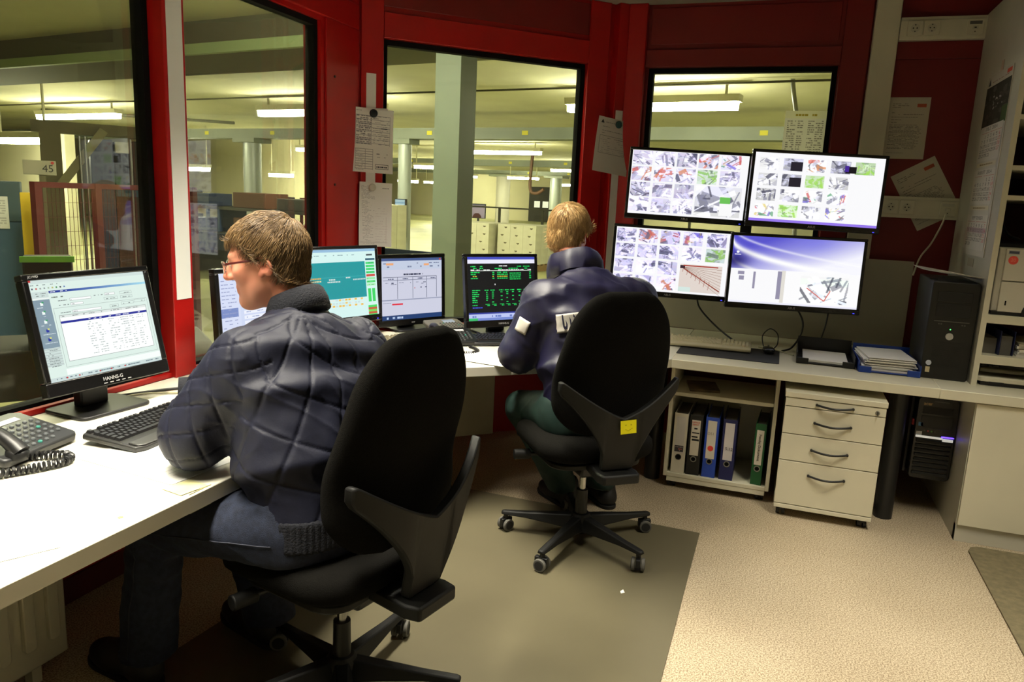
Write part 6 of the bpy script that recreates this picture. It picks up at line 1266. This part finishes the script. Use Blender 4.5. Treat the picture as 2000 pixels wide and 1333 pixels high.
# cartons on pallets
CART = mat('carton_white', (206, 202, 178), .8, var=.05, vs=9); CMARK = mat('carton_mark', (104, 96, 70), .8)
cme = MB().box(-.1475, .1475, -.145, .145, 0, .1595).mesh('carton'); cme.materials.append(CART); mme = MB().prism([(-.028, .014), (-.036, .034), (.036, .034), (.028, .014), (0, 0)][::-1], 0, .002, Matrix(((1, 0, 0, 0), (0, 0, -1, -.145), (0, 1, 0, .075), (0, 0, 0, 1)))).mesh('printed_mark'); mme.materials.append(CMARK)
PAL = mat('pallet_wood', (150, 120, 76), .85)
def pallet(label, hx, hy, nx, ny, nz_, glabel, grp):
    t = thing('pallet', label, 'pallet', hp(hx, hy, -.065), HA)
    for i in range(5): MB().box(-nx*.15, nx*.15, -ny*.15+i*(ny*.3-.09)/4, -ny*.15+i*(ny*.3-.09)/4+.09, .12, .144).build('deck_board', PAL, t)
    for x in (-nx*.14, 0, nx*.14): MB().box(x-.04, x+.04, -ny*.15, ny*.15, 0, .12).build('runner', PAL, t)
    for k in range(nz_):
        for j in range(ny):
            for i in range(nx):
                if 0 < i < nx-1 and 0 < j < ny-1 and k < nz_-1: continue
                o = bpy.data.objects.new('carton', cme); COL.objects.link(o); p = hp(hx-nx*.15+.15+i*.30, hy-ny*.15+.15+j*.30, .0798+.16*k); o.location = (p[0]+random.uniform(-.001, .001), p[1], p[2]); o.rotation_euler = (0, 0, HA); tag(o, glabel.replace('on the', ('in the top layer of the' if k == nz_-1 else 'in the lowest layer of the' if k == 0 else 'within the load of the'), 1), 'carton', grp)
                if j == 0: part_at('printed_mark', mme, None, o, (random.choice((-.04, 0, .04)), 0, 0))
pallet('wooden pallet loaded with white cartons beside the green steel column', -8.45, 14.1, 3, 3, 5, 'white printed carton on the pallet beside the green steel column', 'cartons beside the green column')
pallet('wooden pallet loaded with white cartons behind the blond person', -7.45, 14.3, 3, 3, 5, 'white printed carton on the pallet behind the blond person', 'cartons behind the blond person')
pallet('wooden pallet with cartons at the foot of the silver column', -9.0, 11.45, 2, 2, 7, 'white printed carton on the tall pallet by the silver column', 'cartons by the silver column')
# railings, cabinets, far things
BLUE = mat('rail_blue', (40, 62, 96), .5); DBLUE = mat('cabinet_dark', (30, 36, 46), .5); DRED = mat('fence_red', (78, 16, 14), .6)
def rail(label, a, b, h, n, m, mids=(.5,), name='railing', mesh_=None, bars=0):
    A = Vector(hp(*a)); B = Vector(hp(*b)); L = (B-A).length; rz = math.atan2((B-A).y, (B-A).x); t = thing(name, label, 'fence', (A.x, A.y, -.065), rz)
    for i in range(n+1): MB().box(L*i/n-.03, L*i/n+.03, -.03, .03, 0, h).build('post', m, t)
    for z in list(mids)+[1]: MB().box(0, L, -.022, .022, h*z-.045, h*z).build('rail', m, t)
    if bars:
        mb = MB()
        for i in range(bars): x = L*(i+.5)/bars; mb.box(x-.0015, x+.0015, -.0015, .0015, .1, h)
        for k in range(int(h/.12)): mb.box(0, L, -.0015, .0015, .1+k*.12, .103+k*.12)
        tag(mb.build('wire_mesh', m, t), kind='stuff')
rail('dark blue railing in front of the pale partition wall', (-17.2, 11.95), (-13.75, 11.95), 1.16, 5, BLUE); rail('thin dark railing behind the cartons', (-12.5, 19.5), (-4, 19.5), 1.2, 6, mat('rail_dark', (60, 58, 48), .6), ())
tag(MB().box(-.33, .33, -.3, .3, -.065, 1.19).build('cabinet', DBLUE, bevel=.01), 'dark blue cabinet beside the silver round column', 'cabinet'); bpy.data.objects['cabinet'].location = hp(-14.5, 14.1); bpy.data.objects['cabinet'].rotation_euler = (0, 0, HA)
rail('dark red barrier beside the dark blue cabinet', (-13.95, 14.4), (-13.4, 14.4), 1.25, 2, DRED, (.35, .7))
t = thing('hall_display', 'lit pale blue information screen hanging on the silver column', 'screen', hp(-9.8, 12.99, .50), HA); MB().box(-.14, .14, 0, .06, 0, .80).build('casing', DBLUE, t); cvd = CV(12, 60, (196, 226, 246)); [cvd.rect(0, y, 12, y+2, (150, 190, 226)) for y in range(4, 46, 7)]; cvd.rect(0, 46, 12, 49, (120, 140, 130)); link('screen', canvas_mesh(cvd, .25, .77), SCREEN, t).location = (0, -.004, .40)
t = thing('hall_poster', 'framed purple picture with a dark mound hanging behind the cartons', 'picture', hp(-13.7, 22.55, .66), HA); MB().box(-.32, .32, 0, .04, 0, .5).build('frame', DBLUE, t); MB().box(-.03, .03, .04, .1, -.725, .4).build('stand', DBLUE, t); cvq = CV(32, 24, (120, 110, 140)); cvq.disc(15, 25, 10, (60, 30, 34)); cvq.rect(0, 0, 32, 2, (60, 60, 80)); link('print_sheet', canvas_mesh(cvq, .6, .46), PRINT, t).location = (0, -.004, .25)
t = thing('hall_doorway', 'dark doorway with lit panes in the far wall of the hall', 'door', hp(-21.9, 43.9, -.065), HA); MB().box(-.9, .9, 0, .08, 0, 2.2).build('door_leaf', mat('door_dark', (50, 48, 42), .6), t)
for x in (-.3, .3): MB().box(x-.2, x+.2, -.02, 0, .9, 1.3).build('door_pane', emit_mat('lit_pane', (250, 246, 220), 1.6), t)
cable('bent dark hose hanging behind the cartons', [hp(-12.4, 24, 3.05), hp(-12.45, 24, 1.8), hp(-12.2, 24, 1.6), hp(-11.9, 24, 1.75)], .06, mat('hose_brown', (100, 70, 54), .6), 'hose')
cable('bent steel pipe on the hall ceiling behind the taped yellow list', [hp(-1.72, 10.3, 3.06), hp(-1.68, 10.3, 2.85), hp(-1.55, 10.3, 2.3), hp(-1.5, 10.3, 2.0), hp(-1.48, 10.3, -.06)], .03, STEEL, 'pipe')
# machines seen through the left windows
YEL = mat('machine_yellow', (196, 166, 16), .5); MBL = mat('machine_blue', (48, 80, 106), .5); MDK = mat('machine_dark', (40, 40, 36), .6); OLV = mat('steel_olive', (104, 98, 66), .6); NVY = mat('machine_navy', (36, 50, 82), .45); WBR = mat('machine_brown', (84, 52, 34), .7)
def place(o, hx, hy, rz=0): o.location = hp(hx, hy, -.065); o.rotation_euler = (0, 0, HA+rz); return o
VR = R(60)
t = place(thing('press_machine', 'pale blue machine with a printed sheet beyond the tilted form monitor', 'machine'), -7.15, 3.72, VR); MB().box(-.8, .16, 0, .5, 0, 1.1).build('body', MBL, t, bevel=.01); MB().box(-.8, .16, -.01, .5, 1.1, 1.45).build('top_frame', mat('machine_teal', (46, 70, 78), .5), t, bevel=.01); cvz = CV(20, 26, (212, 212, 208)); [cvz.scrib(2, y, 18, (170, 170, 168), 1, .8) for y in range(3, 24, 2)]; link('print_sheet', canvas_mesh(cvz, .20, .28), PRINT, t).location = (-.04, -.014, 1.18)
t = place(thing('safety_post', 'yellow safety post beside the pale blue machine', 'post'), -6.62, 3.66, VR); MB().box(-.05, .03, 0, .08, 0, 1.37).build('column', YEL, t, bevel=.005); MB().box(.03, .05, .01, .07, 0, 1.35).build('light_curtain', mat('curtain_grey', (140, 146, 140), .4), t); MB().box(.04, .10, -.02, .02, 1.05, 1.10).build('emergency_button', mat('button_red', (200, 30, 24), .4), t)
t = place(thing('control_box', 'grey control box numbered 45 above the pale blue machine', 'control box'), -7.75, 4.45, VR); MB().box(-.16, .12, -.05, .05, 1.52, 1.66).build('case', mat('box_grey', (176, 172, 148), .6), t, bevel=.005); text_obj('number', '45', .10, INK, t, (.05, -.052, 1.58), (R(90), 0, 0)); MB().cyl((.09, -.05, 1.64), (.09, -.065, 1.64), .014, n=14).build('red_button', MATS['button_red'], t); MB().box(-.03, .03, -.03, .03, 0, 1.52).build('stand', OLV, t)
rail('dark red wire mesh fence in front of the dark machines', (-6.29, 3.55), (-6.50, 5.2), 1.465, 3, DRED, (.05, .30), 'mesh_fence', None, 44)
t = place(thing('olive_column', 'olive steel column with a diagonal brace behind the red mesh fence', 'column'), -9.35, 5.5, VR); MB().box(-.12, .10, -.1, .1, 0, 2.10).build('shaft', OLV, t); MB().box(-.05, .05, -.05, .05, 0, .85, Matrix.Translation((.06, -.08, 1.40)) @ Matrix.Rotation(R(36), 4, 'Y')).build('brace', mat('brace_olive', (136, 130, 92), .6), t); MB().box(-.2, 1.1, -.06, .06, 2.02, 2.16).build('top_beam', OLV, t)
t = place(thing('machine_tower', 'tall navy machine tower with pipes behind the red mesh fence', 'machine'), -9.0, 5.85, VR); MB().box(-.08, .17, 0, .4, 0, 1.98).build('tower', NVY, t, bevel=.01); MB().box(.38, .62, 0, .4, 0, 1.98).build('dark_tower', MDK, t, bevel=.01); MB().box(.19, .34, -.06, .1, 1.83, 1.96).build('lamp_hood', mat('hood_white', (200, 196, 176), .5), t)
for x in (-.13, -.19, .36): MB().cyl((x, -.03, 0), (x, -.03, 2.0), .014, n=10).build('pipe', STEEL, t, smooth=40)
MB().box(.18, .95, -.04, 0, 1.30, 1.40).build('cross_beam', MBL, t); MB().box(.18, .38, .02, .3, 0, 1.30).build('brown_panel', WBR, t)
t = place(thing('machine_block', 'brown machine block with a dark upper part beside the navy tower', 'machine'), -9.55, 6.55, VR); MB().box(-.1, .35, 0, .5, 0, 1.0).build('block', WBR, t, bevel=.02); MB().box(-.1, .35, .05, .5, 1.0, 2.0).build('upper_block', MDK, t, bevel=.02); MB().box(-.02, .22, -.01, 0, .35, .9).build('hatch', MDK, t)
t = place(thing('conveyor', 'dark conveyor machine with a green edge outside the left window', 'conveyor'), -3.95, 2.25, VR); MB().box(-1.0, .8, 0, .5, .35, .62).build('bed', MDK, t, bevel=.02); MB().box(-.10, .12, -.02, .2, .62, 1.10).build('screen_box', BLACK, t, bevel=.01); MB().box(-.11, .13, -.03, -.02, 1.08, 1.11).build('green_edge', mat('edge_green', (110, 190, 70), .5), t)
for x in (-.9, 0, .7): MB().box(x-.05, x+.05, .05, .45, 0, .35).build('leg', MDK, t)
t = place(thing('yellow_platform', 'bright yellow platform with machine parts outside the left window', 'platform'), -3.42, 1.45, VR); MB().box(-.7, .20, -.1, .5, .62, .68).build('deck', mat('bright_yellow', (230, 196, 10), .5), t, bevel=.01); MB().box(-.7, .20, -.12, -.1, .50, .68).build('skirt', MATS['bright_yellow'], t); MB().box(-.3, .05, .1, .4, .68, .74).build('part_block', WBR, t, bevel=.02); MB().cyl((-.3, .2, .80), (.1, .3, .80), .06, n=14).build('roller', MDK, t, smooth=40)
for x in (-.6, .1):
    for y in (0, .4): MB().box(x-.04, x+.04, y-.04, y+.04, 0, .62).build('leg', MDK, t)
t = place(thing('green_valve', 'green rounded valve above the yellow platform', 'valve'), -4.05, 1.75, VR); MB().cyl((0, 0, 0), (0, 0, .90), .02, n=12).build('stem', MDK, t, smooth=40); MB().lathe([(.01, -.04), (.035, -.025), (.04, .02), (.02, .04), (.004, .045)], 18, Matrix.Translation((0, 0, .92))).build('cap', mat('valve_green', (40, 130, 40), .4), t, smooth=50)
t = place(thing('long_conveyor', 'long dark roller conveyor on the bright hall floor behind the man with glasses', 'conveyor'), -9.0, 9.2); MB().box(-2.2, 4.2, -.4, .4, .45, .62).build('bed', MDK, t, bevel=.02); MB().box(-2.2, 4.2, -.45, -.4, .42, .70).build('side_rail', NVY, t)
for i in range(7): MB().box(-2.1+i*1.03-.04, -2.1+i*1.03+.04, -.35, .35, 0, .45).build('leg', MDK, t)
t = place(thing('equipment_rack', 'dark equipment rack with boxes behind the long conveyor', 'rack'), -12.6, 11.0); 
for z in (.5, 1.0): MB().box(-2.4, 2.6, -.35, .35, z, z+.06).build('rack_shelf', MDK, t)
for x in (-2.4, 0, 2.55): MB().box(x, x+.06, -.35, .35, 0, 1.06).build('rack_post', BLUE, t)
for x, w_, hh, m in ((-2.0, .8, .3, MDK), (-.9, .6, .25, NVY), (.4, .9, .3, WBR), (1.6, .7, .22, MDK)): MB().box(x, x+w_, -.3, .3, 1.06, 1.06+hh).build('rack_box', m, t, bevel=.01); MB().box(x, x+w_, -.3, .3, .56, .56+hh).build('rack_box', m, t, bevel=.01)
